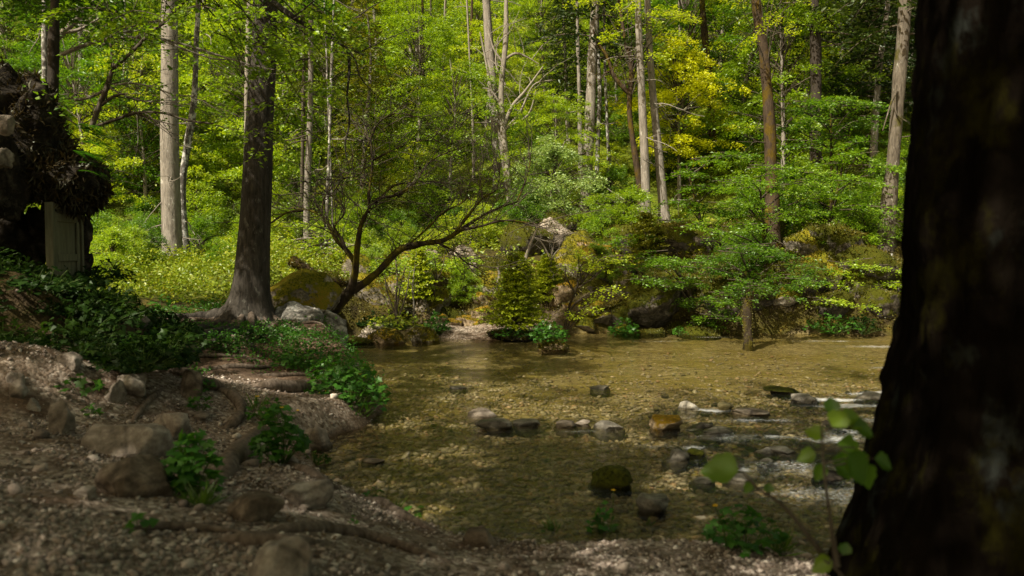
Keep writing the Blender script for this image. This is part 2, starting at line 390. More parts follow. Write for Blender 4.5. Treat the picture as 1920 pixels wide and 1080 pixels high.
vb = N('ShaderNodeTexVoronoi'); vb.inputs['Scale'].default_value = 15; L(mix(nt, .08, v, noise(nt, v, 3, 3)), vb.inputs['Vector'])
sb = N('ShaderNodeSeparateColor'); L(vb.outputs['Color'], sb.inputs[0])
bed = ramp(nt, sb.outputs[0], [(.16, .13, .065), (.205, .17, .085), (.24, .20, .105), (.29, .245, .145)], [0, .4, .8, 1])
bed = mix(nt, ramp(nt, noise(nt, v, .8, 5, .6), [(0,)*3, (.75,)*3], [.42, .6]), bed, (.17, .135, .035))
c = mix(nt, at_('bed'), c, bed)
h = math_(nt, 'ADD', math_(nt, 'MULTIPLY', vo.outputs['Distance'], -.5), noise(nt, v, 25, 5, .7))
finish(nt, c, .9, bumpn(nt, h, .9, .02), .2); M['ground'] = m
ground = tag(mb.build('ground', m), kind='structure')
gr = sm(0, .1, SD) * (sm(8.8, 6.6, Y) * sm(-4.6, -3.2, X))
bch = np.exp(-((X + .35) / 1.4) ** 4) * sm(14, 14.6, Y) * sm(1.5, 1.0, SD) * sm(18, 17, Y)
attr(ground, 'gravel', np.clip(gr + bch * sm(-.4, 0, SD), 0, 1).ravel()); attr(ground, 'bed', sm(.03, -.05, SD).ravel())
attr(ground, 'lush', (.65 * np.maximum(sm(20, 25, Y), sm(12.5, 14, Y) * sm(-3, -5, X))).ravel())
attr(ground, 'moss', (sm(-.05, .02, SD) * (1 - bch) * np.maximum(sm(11.3, 12.3, Y), sm(-3.4, -4.5, X)*.6)).ravel())

# ------------------------------------------------------------------ water
def wv(x, y):
    riff = sm(.6, 3.4, x) * sm(10.8, 8.8, y) + .25 * sm(-1, 1.5, x) * sm(8.4, 7, y) + .35 * sm(2.5, 6, x) * sm(13.5, 15.5, y)
    n1 = fb2(x * 1.0 + y * .5, y * 1.6, 2.2, 3, 31); n2 = fb2(x, y * 1.5, 6.5, 3, 37)
    a = .004 + .04 * riff
    return a * n1 + a * .5 * n2, riff
wx = np.concatenate([np.linspace(-6, 7, 330)[:-1], np.linspace(7, 32, 60)]); wy = np.concatenate([np.linspace(3, 10.5, 300)[:-1], np.linspace(10.5, 19, 110)])
X2, Y2 = np.meshgrid(wx, wy); Z2, RF = wv(X2, Y2); nx, ny = len(wx), len(wy)
mb = MB(); i = np.arange(ny - 1)[:, None] * nx; j = np.arange(nx - 1)[None]
mb.add(np.stack([X2.ravel(), Y2.ravel(), Z2.ravel()], 1), np.stack([i+j, i+j+1, i+nx+j+1, i+nx+j], -1).reshape(-1, 4))
m, nt, N, L = newmat('stream_water')
v = worldpos(nt, (1, 1.7, 1)); 
a = N('ShaderNodeAttribute'); a.attribute_name = 'riffle'
hn = math_(nt, 'ADD', math_(nt, 'MULTIPLY', noise(nt, v, 5, 4, .6, .6), .5), math_(nt, 'MULTIPLY', noise(nt, v, 17, 3, .6), math_(nt, 'ADD', math_(nt, 'MULTIPLY', a.outputs['Fac'], .7), .12)))
nrm = bumpn(nt, hn, .8, .05)
fr = N('ShaderNodeFresnel'); fr.inputs[0].default_value = 1.33; L(nrm, fr.inputs['Normal'])
tr = N('ShaderNodeBsdfTransparent'); tr.inputs[0].default_value = (.97, .945, .80, 1)
gl = N('ShaderNodeBsdfGlossy'); gl.inputs['Roughness'].default_value = .06; L(nrm, gl.inputs['Normal'])
mx = N('ShaderNodeMixShader'); L(fr.outputs[0], mx.inputs[0]); L(tr.outputs[0], mx.inputs[1]); L(gl.outputs[0], mx.inputs[2])
fo = N('ShaderNodeAttribute'); fo.attribute_name = 'foam'
vf = worldpos(nt, (1.3, 3.4, 1)); fn = noise(nt, vf, 5, 8, .75, .8)
glint_spk = noise(nt, worldpos(nt, (6, 16, 1)), 5, 3, .7)  # fine white speckle painted as sun sparkle, mixed in with the real foam
ff = math_(nt, 'ADD', math_(nt, 'MULTIPLY', fo.outputs['Fac'], .30), math_(nt, 'ADD', math_(nt, 'MULTIPLY', fn, .42), math_(nt, 'MULTIPLY', glint_spk, .58)))
ff = math_(nt, 'ADD', ff, math_(nt, 'MULTIPLY', a.outputs['Fac'], .05))
ff = ramp(nt, ff, [(0,)*3, (.65,)*3], [.635, .78])
fd = N('ShaderNodeBsdfDiffuse'); fd.inputs[0].default_value = (.62, .64, .67, 1); L(nrm, fd.inputs['Normal'])
m3 = N('ShaderNodeMixShader'); L(ff, m3.inputs[0]); L(mx.outputs[0], m3.inputs[1]); L(fd.outputs[0], m3.inputs[2])
o = N('ShaderNodeOutputMaterial'); L(m3.outputs[0], o.inputs[0])
water = tag(mb.build('water', m), kind='structure')
foam = np.zeros_like(X2)
for (a_, b_, sx_, sy_, w_) in [(1560,750,.35,.12,1.1),(1610,762,.5,.14,1.2),(1650,738,.35,.1,1.),(1670,790,.35,.16,.9),(1335,768,.22,.08,1.),(1300,765,.2,.07,.8),(1470,822,.2,.09,.9),(1300,838,.12,.08,.9),(1395,880,.1,.1,.8),(1230,835,.3,.1,.4),
        (1650,650,.9,.2,.6),(1560,640,.8,.15,.5),(1690,690,.5,.2,.7),(1380,820,.5,.2,.45),(1450,880,.7,.25,.4),(1550,930,.7,.25,.45),(1240,640,.5,.1,.5),(1330,632,.5,.1,.5),(1580,820,.5,.2,.6),(1080,810,.25,.06,.5),(1400,790,.5,.1,.5)]:
    p = onwater(a_, b_); foam = np.maximum(foam, w_ * np.exp(-((X2-p[0])/sx_)**2 - ((Y2-p[1])/sy_)**2))
attr(water, 'riffle', np.clip(RF, 0, 1).ravel()); attr(water, 'foam', foam.ravel())

# ------------------------------------------------------------------ rocks
def ico(sub):
    bm = bmesh.new(); bmesh.ops.create_icosphere(bm, subdivisions=sub, radius=1)
    V = np.array([v.co[:] for v in bm.verts]); F = np.array([[v.index for v in f.verts] for f in bm.faces]); bm.free(); return V, F
ICO = {k: ico(k) for k in (1, 2, 3, 4, 5)}
def rockV(sub, seed, amp=.22, cuts=12, f=1.3):
    V, F = ICO[sub]; rg = np.random.RandomState(seed); V = V.copy()
    for _ in range(cuts):
        n = unit(rg.normal(0, 1, 3)); d = rg.uniform(.5, .88); q = V @ n; V = V - n * np.maximum(0, q - d)[:, None] * .92
    V = V * (1 + amp * fbm(V * f + seed * 3.1, 4, seed)[:, None]) + fbm(V * 5 + seed, 4, seed)[:, None] * V * amp * .38 - np.abs(fbm(V * 2.2 + seed * 1.7, 3, seed + 5))[:, None] * V * amp * .5
    return V, F
def rock(px, py, wpx, hpx, label, mat, Y=None, seed=1, cuts=7, name='boulder', dep=1., sub=4, parent=None, group=None, sink=.35, rz=None, cat='boulder', z=None):
    """px,py: centre of the rock's foot line"""
    py_water = Y is None
    if Y is None: p = onwater(px, py); Y = p[1]
    elif group == 'stones on the bank': p = hit(px, py); Y = p[1]
    else: p = W(px, py, Y)
    if z is not None: p[2] = z
    w = wpx / FPX * Y / 2; h = hpx / FPX * Y * (.72 if py_water else 1)
    V, F = rockV(sub, seed, cuts=cuts); a = seed * 1.7 if rz is None else rz
    c, s_ = math.cos(a), math.sin(a); V = V @ np.array([[c, -s_, 0], [s_, c, 0], [0, 0, 1]])
    V = V / np.array([np.abs(V[:, 0]).max(), np.abs(V[:, 1]).max(), np.abs(V[:, 2]).max()])
    V = V * np.array([w, w * dep, h / (2 - 2 * sink) * 1.0]); V[:, 2] += h - V[:, 2].max(); 
    if py_water:
        t_ = np.clip(-V[:, 2] / -V[:, 2].min(), 0, 1); bd = -gz(p[0], p[1]) + .03; ring = V[:, :2] / np.maximum(np.linalg.norm(V[:, :2], axis=1), 1e-6)[:, None]
        V[:, :2] = V[:, :2] * (1 + .12 * t_)[:, None] + ring * (np.sqrt(t_) * bd * .45 * (t_ < .97))[:, None]; V[:, 2] = np.where(V[:, 2] < 0, -t_ ** 1.3 * bd, V[:, 2])
    mb = MB(); mb.add(V, F)
    o = mb.build(name, M[mat], parent, loc=tuple(p + np.array([0, w * dep * .4, 0])))
    return tag(o, label, cat, group) if parent is None else o

for a in [
 (905, 783, 62, 20, 'low grey boulder breaking the calm water left of the mossy pair', 'rock_grey', 3),
 (925, 804, 74, 22, 'dark mossy boulder standing in the water in front of the low grey one', 'rock_wet', 5),
 (990, 798, 60, 13, 'flat dark mossy boulder just right of the dark mossy one in the pool', 'rock_wet', 8),
 (1060, 800, 42, 14, 'pale grey wet stone in the riffle right of the flat mossy boulder', 'rock_grey', 9),
 (1092, 797, 34, 12, 'small grey wet stone touching the pale one in the riffle', 'rock_grey', 11),
 (1143, 806, 56, 20, 'rounded brown wet boulder in the riffle between grey stones and orange boulder', 'rock_wet', 12),
 (1125, 729, 40, 6, 'single grey stone poking out of the smooth far water', 'rock_wet', 13),
 (858, 728, 36, 4, 'flat stone barely breaking the smooth water of the pool', 'rock_wet', 14),
 (1292, 767, 38, 20, 'bright white boulder at the head of the riffle', 'rock_white', 15),
 (1360, 765, 36, 13, 'cream yellow stone right of the bright white boulder', 'rock_cream', 16),
 (1250, 804, 66, 34, 'boulder covered in orange moss in front of the white boulder', 'rock_orange', 17),
 (1272, 862, 46, 26, 'small boulder with pale top in the riffle below the orange one', 'rock_wet', 18),
 (1305, 855, 34, 18, 'small olive mossy stone beside the pale topped boulder', 'rock_olive', 19),
 (1150, 912, 84, 46, 'round dark boulder with a mossy right shoulder near the gravel bank', 'rock_olive', 20),
 (1225, 958, 66, 38, 'dark brown wet boulder right of the round mossy one', 'rock_wet', 21),
 (1350, 812, 60, 10, 'low wet stone in the broken water under the cream stone', 'rock_wet', 22),
 (1412, 778, 70, 12, 'flat grey slab under the rippling water right of the cream stone', 'rock_grey', 23),
 (1510, 752, 60, 16, 'brown mossy stone where the white water begins', 'rock_wet', 24),
 (1470, 735, 70, 10, 'low mossy brown ledge above the white water', 'rock_olive', 25),
 (1640, 748, 60, 14, 'wet brown stone in the rapid beside the big dark trunk', 'rock_wet', 26),
 (1580, 800, 70, 12, 'low dark stone in the rapid behind the blurred leaves', 'rock_dark', 27),
 (1470, 850, 60, 12, 'low wet stone in the middle of the dark riffle', 'rock_wet', 28),
 (1560, 900, 70, 14, 'dark wet stone in the shaded riffle next to the trunk', 'rock_dark', 29),
 (1390, 900, 54, 12, 'brown stone in the shaded riffle above the marsh plant', 'rock_wet', 30),
 (700, 866, 44, 5, 'thin pale slab lying in shallow water off the bank', 'rock_grey', 31),
 (1320, 905, 50, 8, 'small flat wet stone between the two riffle boulders', 'rock_wet', 32),
]: rock(a[0], a[1], a[2], a[3], a[4], a[5], seed=a[6], group='boulders in the stream')
for a in [
 (105, 812, 52, 60, 5.3, 'upright pale stone with cracks at the foot of the leafy bank', 'rock_grey', 41),
 (210, 752, 48, 36, 6.6, 'pale angular stone left of the round one on the bank', 'rock_grey', 42),
 (246, 738, 64, 36, 6.9, 'pale rounded stone on the bank under the snaking root', 'rock_grey', 43),
 (60, 770, 26, 24, 5.6, 'small pale stone left of the upright cracked stone', 'rock_grey', 44),
 (30, 745, 36, 30, 5.6, 'dark bank stone at the left edge of the photo', 'rock_grey', 45),
 (240, 850, 170, 50, 5.2, 'broad flat grey ledge stone in the middle of the gravel path', 'rock_grey', 46),
 (310, 815, 90, 42, 5.9, 'grey stone behind the broad ledge stone', 'rock_grey', 47),
 (250, 925, 170, 62, 4.2, 'large rough earth covered boulder in the path', 'rock_earth', 48),
 (475, 975, 110, 46, 4.3, 'brown boulder with moss patches right of the leafy clump', 'rock_earth', 49),
 (572, 950, 100, 44, 4.6, 'smooth pale grey boulder on the gravel near the water', 'rock_grey', 50),
 (515, 1090, 130, 70, 3.4, 'pale pointed boulder at the bottom edge of the photo', 'rock_grey', 51),
 (585, 838, 72, 36, 6.9, 'pale angular rock at the water edge below the marigold clump', 'rock_grey', 52),
 (655, 700, 46, 18, 8.9, 'grey stone on the bank behind the marigold clump', 'rock_grey', 53),
 (355, 750, 44, 54, 6.9, 'brown stone leaning under the snaking root', 'rock_earth', 54),
 (130, 690, 50, 28, 6.8, 'shadowed stone on the dark leafy bank', 'rock_grey', 55),
 (265, 610, 30, 16, 10.6, 'pale stone in the herbs left of the spruce roots', 'rock_grey', 56),
 (900, 1024, 70, 30, 4.4, 'dark triangular stone on the gravel rim of the bank', 'rock_earth', 57),
 (375, 790, 30, 16, 6.6, 'small pale stone on the gravel below the root', 'rock_grey', 58),
 (155, 935, 40, 22, 4.2, 'small stone in the gravel left of the large rough boulder', 'rock_grey', 59),
 (25, 720, 30, 20, 6.1, 'small pale stone in the shade of the leafy bank', 'rock_grey', 60),
]: rock(a[0], a[1], a[2], a[3], a[5], a[6], Y=a[4], seed=a[7], group='stones on the bank', sink=.42, cuts=14)

# region phrases used to tell repeated things apart
LAND = [(-90, 'left of the mossy hut'), (60, 'above the mossy hut'), (190, 'just right of the mossy hut'), (285, 'left of the pale thick trunk'), (400, 'left of the dark spruce'), (520, 'at the edge of the dark spruce'),
        (610, 'right of the dark spruce'), (700, 'behind the leaning mossy tree'), (790, 'over the arching mossy limb'), (880, 'over the little waterfall'), (960, 'behind the young fir'),
        (1040, 'right of the young fir'), (1120, 'left of the twin pale trunks'), (1220, 'behind the twin pale trunks'), (1310, 'under the yellow tree'), (1400, 'left of the rust brown trunk'),
        (1480, 'right of the rust brown trunk'), (1570, 'in the dark wood'), (1680, 'beside the big trunk'), (1800, 'at the right edge')]
def region(p):
    a, b = PX(p); ph = min(LAND, key=lambda q: abs(q[0] - a))[1]
    row = 'high up' if b < 150 else 'on upper slope' if b < 260 else 'on middle slope' if b < 360 else 'on lower slope' if b < 470 else 'on the bank'
    return row + ' ' + ph
def put(proto, first, x, y, z, s, rz, label, sz=1., tilt=0):
    o = proto if first else copy_tree(proto)
    o.location = (x, y, z); o.rotation_euler = (tilt, tilt * .5, rz); o.scale = (s, s, s * sz); o['label'] = label
    return o
# mossy rocks of the far bank
kinds = [('rock_mossy', 70), ('rock_olive', 71), ('rock_mossy', 72), ('rock_grey', 73), ('rock_orange', 74)]
protos = []
for k, (mt, sd_) in enumerate(kinds):
    V, F = rockV(4, sd_, .28); mb = MB(); mb.add(V, F); o = mb.build('mossy_boulder', M[mt])
    tag(o, 'x', 'boulder', 'mossy boulders of the far bank'); protos.append([o, True])
adj = ['green and ochre mossy boulder', 'dark olive mossy boulder', 'ochre mossy rounded boulder', 'bare grey boulder', 'orange mossy boulder']
far_rocks = []
for (px, Y, s, k, up) in [(668,14.6,.45,1,0),(700,15.6,.4,3,.1),(690,16.6,.6,2,.3),(740,17,.55,0,.4),(725,15.2,.35,1,0),(810,16.8,.5,0,.2),(850,16.9,.45,1,.2),(835,17.8,.6,0,.6),(800,18.2,.7,3,.8),
        (770,18.8,.7,2,.9),(870,18.6,.5,3,.9),(915,17.3,.5,2,.3),(935,18.3,.65,1,.6),(905,17.0,.3,4,.1),(880,16.6,.42,4,.0),(850,16.4,.22,4,.0),(825,16.3,.2,4,0),(905,16.6,.3,4,0),
        (1060,17.6,.5,4,.3),(1085,18.6,.6,2,.7),(1110,17.6,.5,1,.3),(1075,16.7,.25,4,0),(1100,16.6,.3,0,0),(1130,16.8,.35,0,.1),(1155,16.9,.5,1,.2),(1150,18,.7,1,.7),(1120,19.2,.7,4,1.1),(1085,19.8,.6,2,1.2),
        (1190,17.2,.6,1,.3),(1230,17,.75,1,.2),(1270,17.4,.8,1,.5),(1310,16.6,.7,1,.0),(1350,17,.8,1,.2),(1320,16.2,.5,1,-.1),(1440,17.2,.7,1,.3),(1490,17.2,.8,1,.4),(1540,17.2,.7,2,.3),(1570,17.8,.8,1,.8),(1600,17,.7,1,.2),(1640,17.2,.8,1,.4),(1690,17,.7,1,.2),
        (1470,16.6,.35,2,.3),(1520,18,.6,2,.8),(1040,21,.7,3,1.2),(1000,20.5,.8,1,1.),(1180,20.5,.9,1,1.4),(1240,20,1.,1,1.4),(1300,20,.9,1,1.3),(1065,22,.9,1,1.6),(1400,19.5,.9,1,1.2),
        (660,17.5,.5,0,.4),(640,18.5,.5,2,.6),(705,18,.55,0,.5),(755,16.2,.28,1,.0),(790,16.4,.26,3,.0),(1660,16.4,.5,1,0),(1560,16.5,.45,1,-.05),(1215,16.4,.4,1,0),(1170,16.5,.3,2,0),(1410,16.9,.6,1,.2)]:
    x = (px - 960) / FPX * Y; z = gz(x, Y) + up * .25 - s * .1
    p = protos[k]; o = put(p[0], p[1], x, Y, z, s, rnd.uniform(0, 6), adj[k] + ' ' + region((x, Y, z)), rnd.uniform(.7, 1.05), rnd.uniform(-.3, .3)); p[1] = False
    far_rocks.append((x, Y, z, s))

# ------------------------------------------------------------------ gravel and river stones (uncountable)
def scatter_stones(name, n, xr, yr, fn, smin, smax, mat, lift=.3, flat=.6, seed=1, sub=1):
    rg = np.random.RandomState(seed)
    x = rg.uniform(*xr, n); y = rg.uniform(*yr, n) if len(yr) == 2 else yr[0] * (yr[1] / yr[0]) ** rg.uniform(0, 1, n)
    sd = shoredist(x, y); keep = rg.rand(n) < fn(x, y, sd); x, y, sd = x[keep], y[keep], sd[keep]; n = len(x)
    z = height(x, y, sd)
    s = smin * (smax / smin) ** (rg.rand(n) ** 2.2)
    B, F = ICO[sub]; D = rg.uniform(.72, 1.2, (n, len(B), 1)) * B[None]
    D = D * np.stack([rg.uniform(.8, 1.4, n), rg.uniform(.7, 1.1, n), rg.uniform(.45, .85, n) * flat / .6], 1)[:, None]
    a = rg.uniform(0, 6.28, n); c, q = np.cos(a)[:, None], np.sin(a)[:, None]
    D = np.stack([D[..., 0]*c - D[..., 1]*q, D[..., 0]*q + D[..., 1]*c, D[..., 2] + D[..., 0] * rg.normal(0, .2, (n, 1))], -1)
    V = D * s[:, None, None] + np.stack([x, y, z + s * lift], 1)[:, None]
    FF = (F[None] + (np.arange(n) * len(B))[:, None, None]).reshape(-1, 3)
    mb = MB(); mb.add(V.reshape(-1, 3), FF); return mb.build(name, mat)
def stonemat(name, cols, pos, wet=False, spot=None):
    m, nt, N, L = newmat(name); g = N('ShaderNodeNewGeometry')
    c = ramp(nt, g.outputs['Random Per Island'], cols, pos)
    n1 = noise(nt, worldpos(nt), 60, 4, .7); c = mix(nt, .5, c, ramp(nt, n1, [(.45,)*3, (1.1,)*3], [.3, .7]), 'MULTIPLY')
    if spot: c = mix(nt, ramp(nt, noise(nt, worldpos(nt), 1.1, 5, .65), [(0,)*3, (.6,)*3], [.45, .62]), c, spot, 'MULTIPLY')
    finish(nt, c, .5 if wet else .85, bumpn(nt, n1, .4, .005), .35); return m
M['pebble'] = stonemat('pebble', [(.10, .078, .066), (.21, .168, .142), (.34, .28, .245), (.50, .435, .385), (.66, .60, .54)], [0, .3, .7, .93, 1])
M['bedstone'] = stonemat('bedstone', [(.15, .125, .09), (.23, .20, .15), (.31, .275, .215), (.30, .20, .125), (.47, .43, .36)], [0, .3, .7, .85, 1], True, (.85, .78, .50))
def gfn(x, y, sd):
    pat = .12 + .88 * sm(-.2, .2, fb2(x, y, 1.6, 4, 71))
    return (sd > -.06) * sm(8.6, 6.4, y) * sm(-4.6, -3.4, x) * pat * (1 - .0 * sd)
tag(scatter_stones('gravel', 110000, (-4.6, 2.6), (2.3, 8.6, 0), gfn, .004, .019, M['pebble'], seed=3), 'loose pale gravel covering the path and the near bank', 'gravel', kind='stuff')
tag(scatter_stones('cobbles', 520, (-4.6, 2.4), (2.5, 9, 0), lambda x, y, sd: (sd > 0) * sm(9, 6.6, y) * (.5 + .5 * sm(-1, -3, x)), .016, .05, M['pebble'], seed=4, sub=2), 'scattered larger stones lying in the path gravel', 'stones', kind='stuff')
def bfn(x, y, sd): return (sd < .02) * (np.abs(x) < y * .68 + .3) * (.12 + .88 * sm(12, 7.5, y))
tag(scatter_stones('streambed_stones', 75000, (-4, 8), (4.2, 14, 0), bfn, .010, .042, M['bedstone'], flat=.45, seed=5), 'yellowish pebbles lying on the bed of the clear stream', 'stones', kind='stuff')


def rfn(x, y, sd):
    bar = np.exp(-((x - .6) / 1.3) ** 2 - ((y - 7.7) / .35) ** 2) * .8
    return (sd < -.1) * np.maximum(bar, .45 * sm(.8, 2.2, x) * sm(10.4, 9, y) * sm(5.2, 6.4, y)) * sm(-.1, .2, fb2(x, y, 1.4, 3, 99))
tag(scatter_stones('riffle_cobbles', 1500, (-1.2, 6.5), (5.2, 10.5, 0), rfn, .04, .13, M['rock_wet'], lift=.55, flat=.5, seed=9, sub=2), 'wet cobbles half drowned in the riffle', 'stones', kind='stuff')
def litter(name, n, xr, yr, fn, ls, mat, label, seed):
    rg = np.random.RandomState(seed); x = rg.uniform(*xr, n); y = rg.uniform(*yr, n); sd = shoredist(x, y); k = rg.rand(n) < fn(x, y, sd); x, y = x[k], y[k]; P = np.stack([x, y, height(x, y, sd[k]) + .012], 1); mb = MB()
    leaves(mb, P, np.array([0, 0, 1.]) + rg.normal(0, .35, P.shape), ls * rg.uniform(.4, 1.4, len(P)), rg, .5)
    d = rg.normal(0, 1, (len(P) // 4, 3)) * [1, 1, .12]; leaves(mb, P[:len(d)] + [0, 0, .006], np.array([0, 0, 1.]) + 0 * d, rg.uniform(.04, .16, len(d)), rg, .035, d, .02)
    tag(mb.build(name, mat, smooth=False), label, 'leaf litter', kind='stuff')
M['litter'] = leafmat('litter', [(.03, .018, .010), (.10, .06, .03), (.22, .14, .07)], .15, 1.2, objvar=False)
litter('leaf_litter', 16000, (-6, 2), (2.4, 12.5), lambda x, y, sd: (sd > .05) * (.08 + .9 * sm(-.1, .3, fb2(x, y, 1.6, 4, 71 + 3)) ), .03, M['litter'], 'brown leaf litter and small twigs lying on the bank', 21)


# ------------------------------------------------------------------ trees
def twigs(mb, p, d, L, r, rg, depth=2, n=4, jit=.22, up=.02, tips=None, k=4, spread=.9):
    seg = 7; P, d2 = wander(p, d, L, seg, jit, rg, up)
    tube(mb, P, [r, r * .35], k if depth > 0 else 3, cap=False)
    if tips is not None: tips.append((P[-1], d2))
    if depth > 0:
        for _ in range(n):
            t = rg.uniform(.2, .95); q = P[int(t * seg)]
            a = unit(d + rg.normal(0, spread, 3)); twigs(mb, q, a, L * rg.uniform(.3, .6), r * (1 - t * .6) * .5, rg, depth - 1, max(2, n - 1), jit * 1.15, up, tips, 3, spread)
def dead_branches(mb, P, rr, n, L, rg, t0=.15, droop=-.12, side=None):
    for _ in range(n):
        t = rg.uniform(t0, 1); i = int(t * (len(P) - 1)); a = rg.uniform(0, 6.28)
        d = np.array([math.cos(a), math.sin(a), rg.uniform(-.35, .1)])
        twigs(mb, P[i] + d * .02, d, L * rg.uniform(.4, 1.2), .012 * L + .004, rg, 1, 4, .12, droop * .3)
def conifer_spray(mb, tw, p, d, L, rg, nl, droop=.35, n=34, wid=.045):
    """one drooping conifer bough carrying side twigs of needles"""
    d = unit(d); side = unit(np.cross(d, [0, 0, 1.])); n2 = n
    t = np.linspace(.12, 1, n2); sg = np.where(np.arange(n2) % 2, 1, -1)
    base = p + d * (t * L)[:, None] + np.array([0, 0, -1.]) * (droop * L * t * t)[:, None]
    ln = L * .42 * (1.05 - t) + nl * .6
    for b, s_, l_, tt in zip(base, sg, ln, t):
        dd = unit(d * .75 + side * s_ * .8 + rg.normal(0, .12, 3) + np.array([0, 0, -.35 * droop - .1])); m_ = max(2, int(l_ / nl * 2.2))
        q = rg.uniform(0, 1, m_); P = b + dd * (q * l_)[:, None] + rg.normal(0, nl * .12, (m_, 3))
        U = dd + rg.normal(0, .38, (m_, 3)); leaves(mb, P, rg.normal(0, .45, (m_, 3)) + np.array([0, 0, 1.]), nl * rg.uniform(.6, 1.2, m_), rg, wid / nl * 1.5, U, .05)
    q = np.linspace(0, 1, 6)[:, None]
    tube(tw, p + d * q * L - np.array([0, 0, 1.]) * droop * L * q * q, [.012 * L + .004, .003], 3, cap=False)

def trunk_path(pts, Y, ext=0, base=True, embed=.4):
    """pts: pixels from foot to top at distance Y"""
    P = [W(a, b, Y) for a, b in pts]
    if base: P[0] = np.array([P[0][0], Y, gz(P[0][0], Y)])
    P = [P[0] - np.array([0, 0, embed])] + P
    if ext: d = unit(P[-1] - P[-2]); d = unit(d + np.array([0, 0, .6])); P.append(P[-1] + d * ext)
    return np.array(P)
def flare_fn(base, amt, hgt, lobes=5, ph=0.):
    def f(P, th):
        h = np.clip((P[:, 2] - base) / hgt, 0, 1)[:, None]
        return 1 + (1 - h) ** 2.2 * amt * (.75 + .35 * np.cos(lobes * th + ph) + .2 * np.cos(3 * th + 1))[None]
    return f
def hero(name, label, pts, Y, wpx, bark, cat='tree', ext=6, nd=0, dl=1., crown=None, flare=.35, k=14, bump=.03, seed=1, group=None, dmat='twig_pale', branches=None, fh=1.0, base=True):
    rg = np.random.RandomState(seed); P = trunk_path(pts, Y, ext, base); b = P[1]
    root = thing(name, b, label, cat, group); Q = catmull(P, 10) - b
    r = np.array(wpx) / FPX * Y / 2
    mb = MB(); tube(mb, Q, list(r) + ([r[-1] * .6] if ext else []), k, bump, 3, seed, flare=flare_fn(0, flare, fh, 5, seed))
    mb.build('trunk', M[bark], root)
    if nd:
        if group: mb = MB(); dead_branches(mb, Q, r, nd, dl, rg); mb.build('twigs', M[dmat], root)
        else:
            for _ in range(nd): mb = MB(); dead_branches(mb, Q, r, 1, dl, rg); mb.build('dead_branch', M[dmat], root)
    if branches:
        mb = MB(); branches(mb, rg, b); mb.build('limbs', M[bark], root)
    if crown: crown(root, Q, rg)
    return root, Q, b
def con_crown(z0, n, L, mat='needle_dark', nl=.16, droop=.35, nn=26):
    def f(root, Q, rg):
        mb = MB(); tw = MB(); hi = Q[:, 2].max()
        for i in range(n):
            z = z0 + (hi - z0) * (i / n); a = i * 2.4 + rg.uniform(-.3, .3)
            q = np.array([np.interp(z, Q[:, 2], Q[:, c]) for c in range(3)]); l_ = L * (1.05 - .65 * i / n) * rg.uniform(.7, 1.15)
            conifer_spray(mb, tw, q, np.array([math.cos(a), math.sin(a), .15]), l_, rg, nl, droop, nn)
        mb.build('crown', M[mat], root, smooth=False); tw.build('boughs', M['twig'], root)
    return f
def dec_crown(targets, n, L, Wd, ls, mat, limbs='bark_dark', z0=1., lr=.05, sag=.12, per=None):
    """targets: points relative to the tree's foot where leaf sprays sit"""
    def f(root, Q, rg):
        mb = MB(); tw = MB()
        for T in targets:
            T = np.asarray(T, float); zz = max(z0, min(T[2] * .75, Q[:, 2].max()))
            q = np.array([np.interp(zz, Q[:, 2], Q[:, c]) for c in range(3)]); h = T - q; d = unit([h[0], h[1], h[2] * .15])
            mid = (q + T) / 2 + np.array([0, 0, .12 * np.linalg.norm(h)]) + rg.normal(0, .08, 3)
            tube(tw, catmull([q, mid, T], 5), [lr, lr * .25], 4, cap=False)
            for _ in range(3):
                a = rg.normal(0, .7); dd = unit([d[0]*math.cos(a) - d[1]*math.sin(a), d[0]*math.sin(a) + d[1]*math.cos(a), rg.normal(0, .12)])
                spray(mb, T - dd * L * .35 + rg.normal(0, .12, 3) * L, dd, L * rg.uniform(.7, 1.1), Wd, n // 3, ls, rg, sag, tw)
        mb.build('crown', M[mat], root, smooth=False); tw.build('limbs', M[limbs], root)
    return f

# --- the big dark trunk in the right foreground
b = np.array([2.02, 3.0, gz(2.02, 3.0)])
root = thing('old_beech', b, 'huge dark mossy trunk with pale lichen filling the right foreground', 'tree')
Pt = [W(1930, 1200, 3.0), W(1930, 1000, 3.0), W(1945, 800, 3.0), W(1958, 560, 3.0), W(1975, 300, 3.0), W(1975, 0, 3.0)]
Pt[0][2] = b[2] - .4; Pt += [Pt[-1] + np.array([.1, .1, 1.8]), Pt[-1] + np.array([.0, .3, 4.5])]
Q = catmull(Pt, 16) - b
mb = MB(); tube(mb, Q, [.86, .62, .52, .47, .46, .46, .42, .3], 72, .045, 2.2, 5, flare=lambda P, th: 1 + .05 * np.cos(5 * th + 1)[None] * np.ones((len(P), 1)))
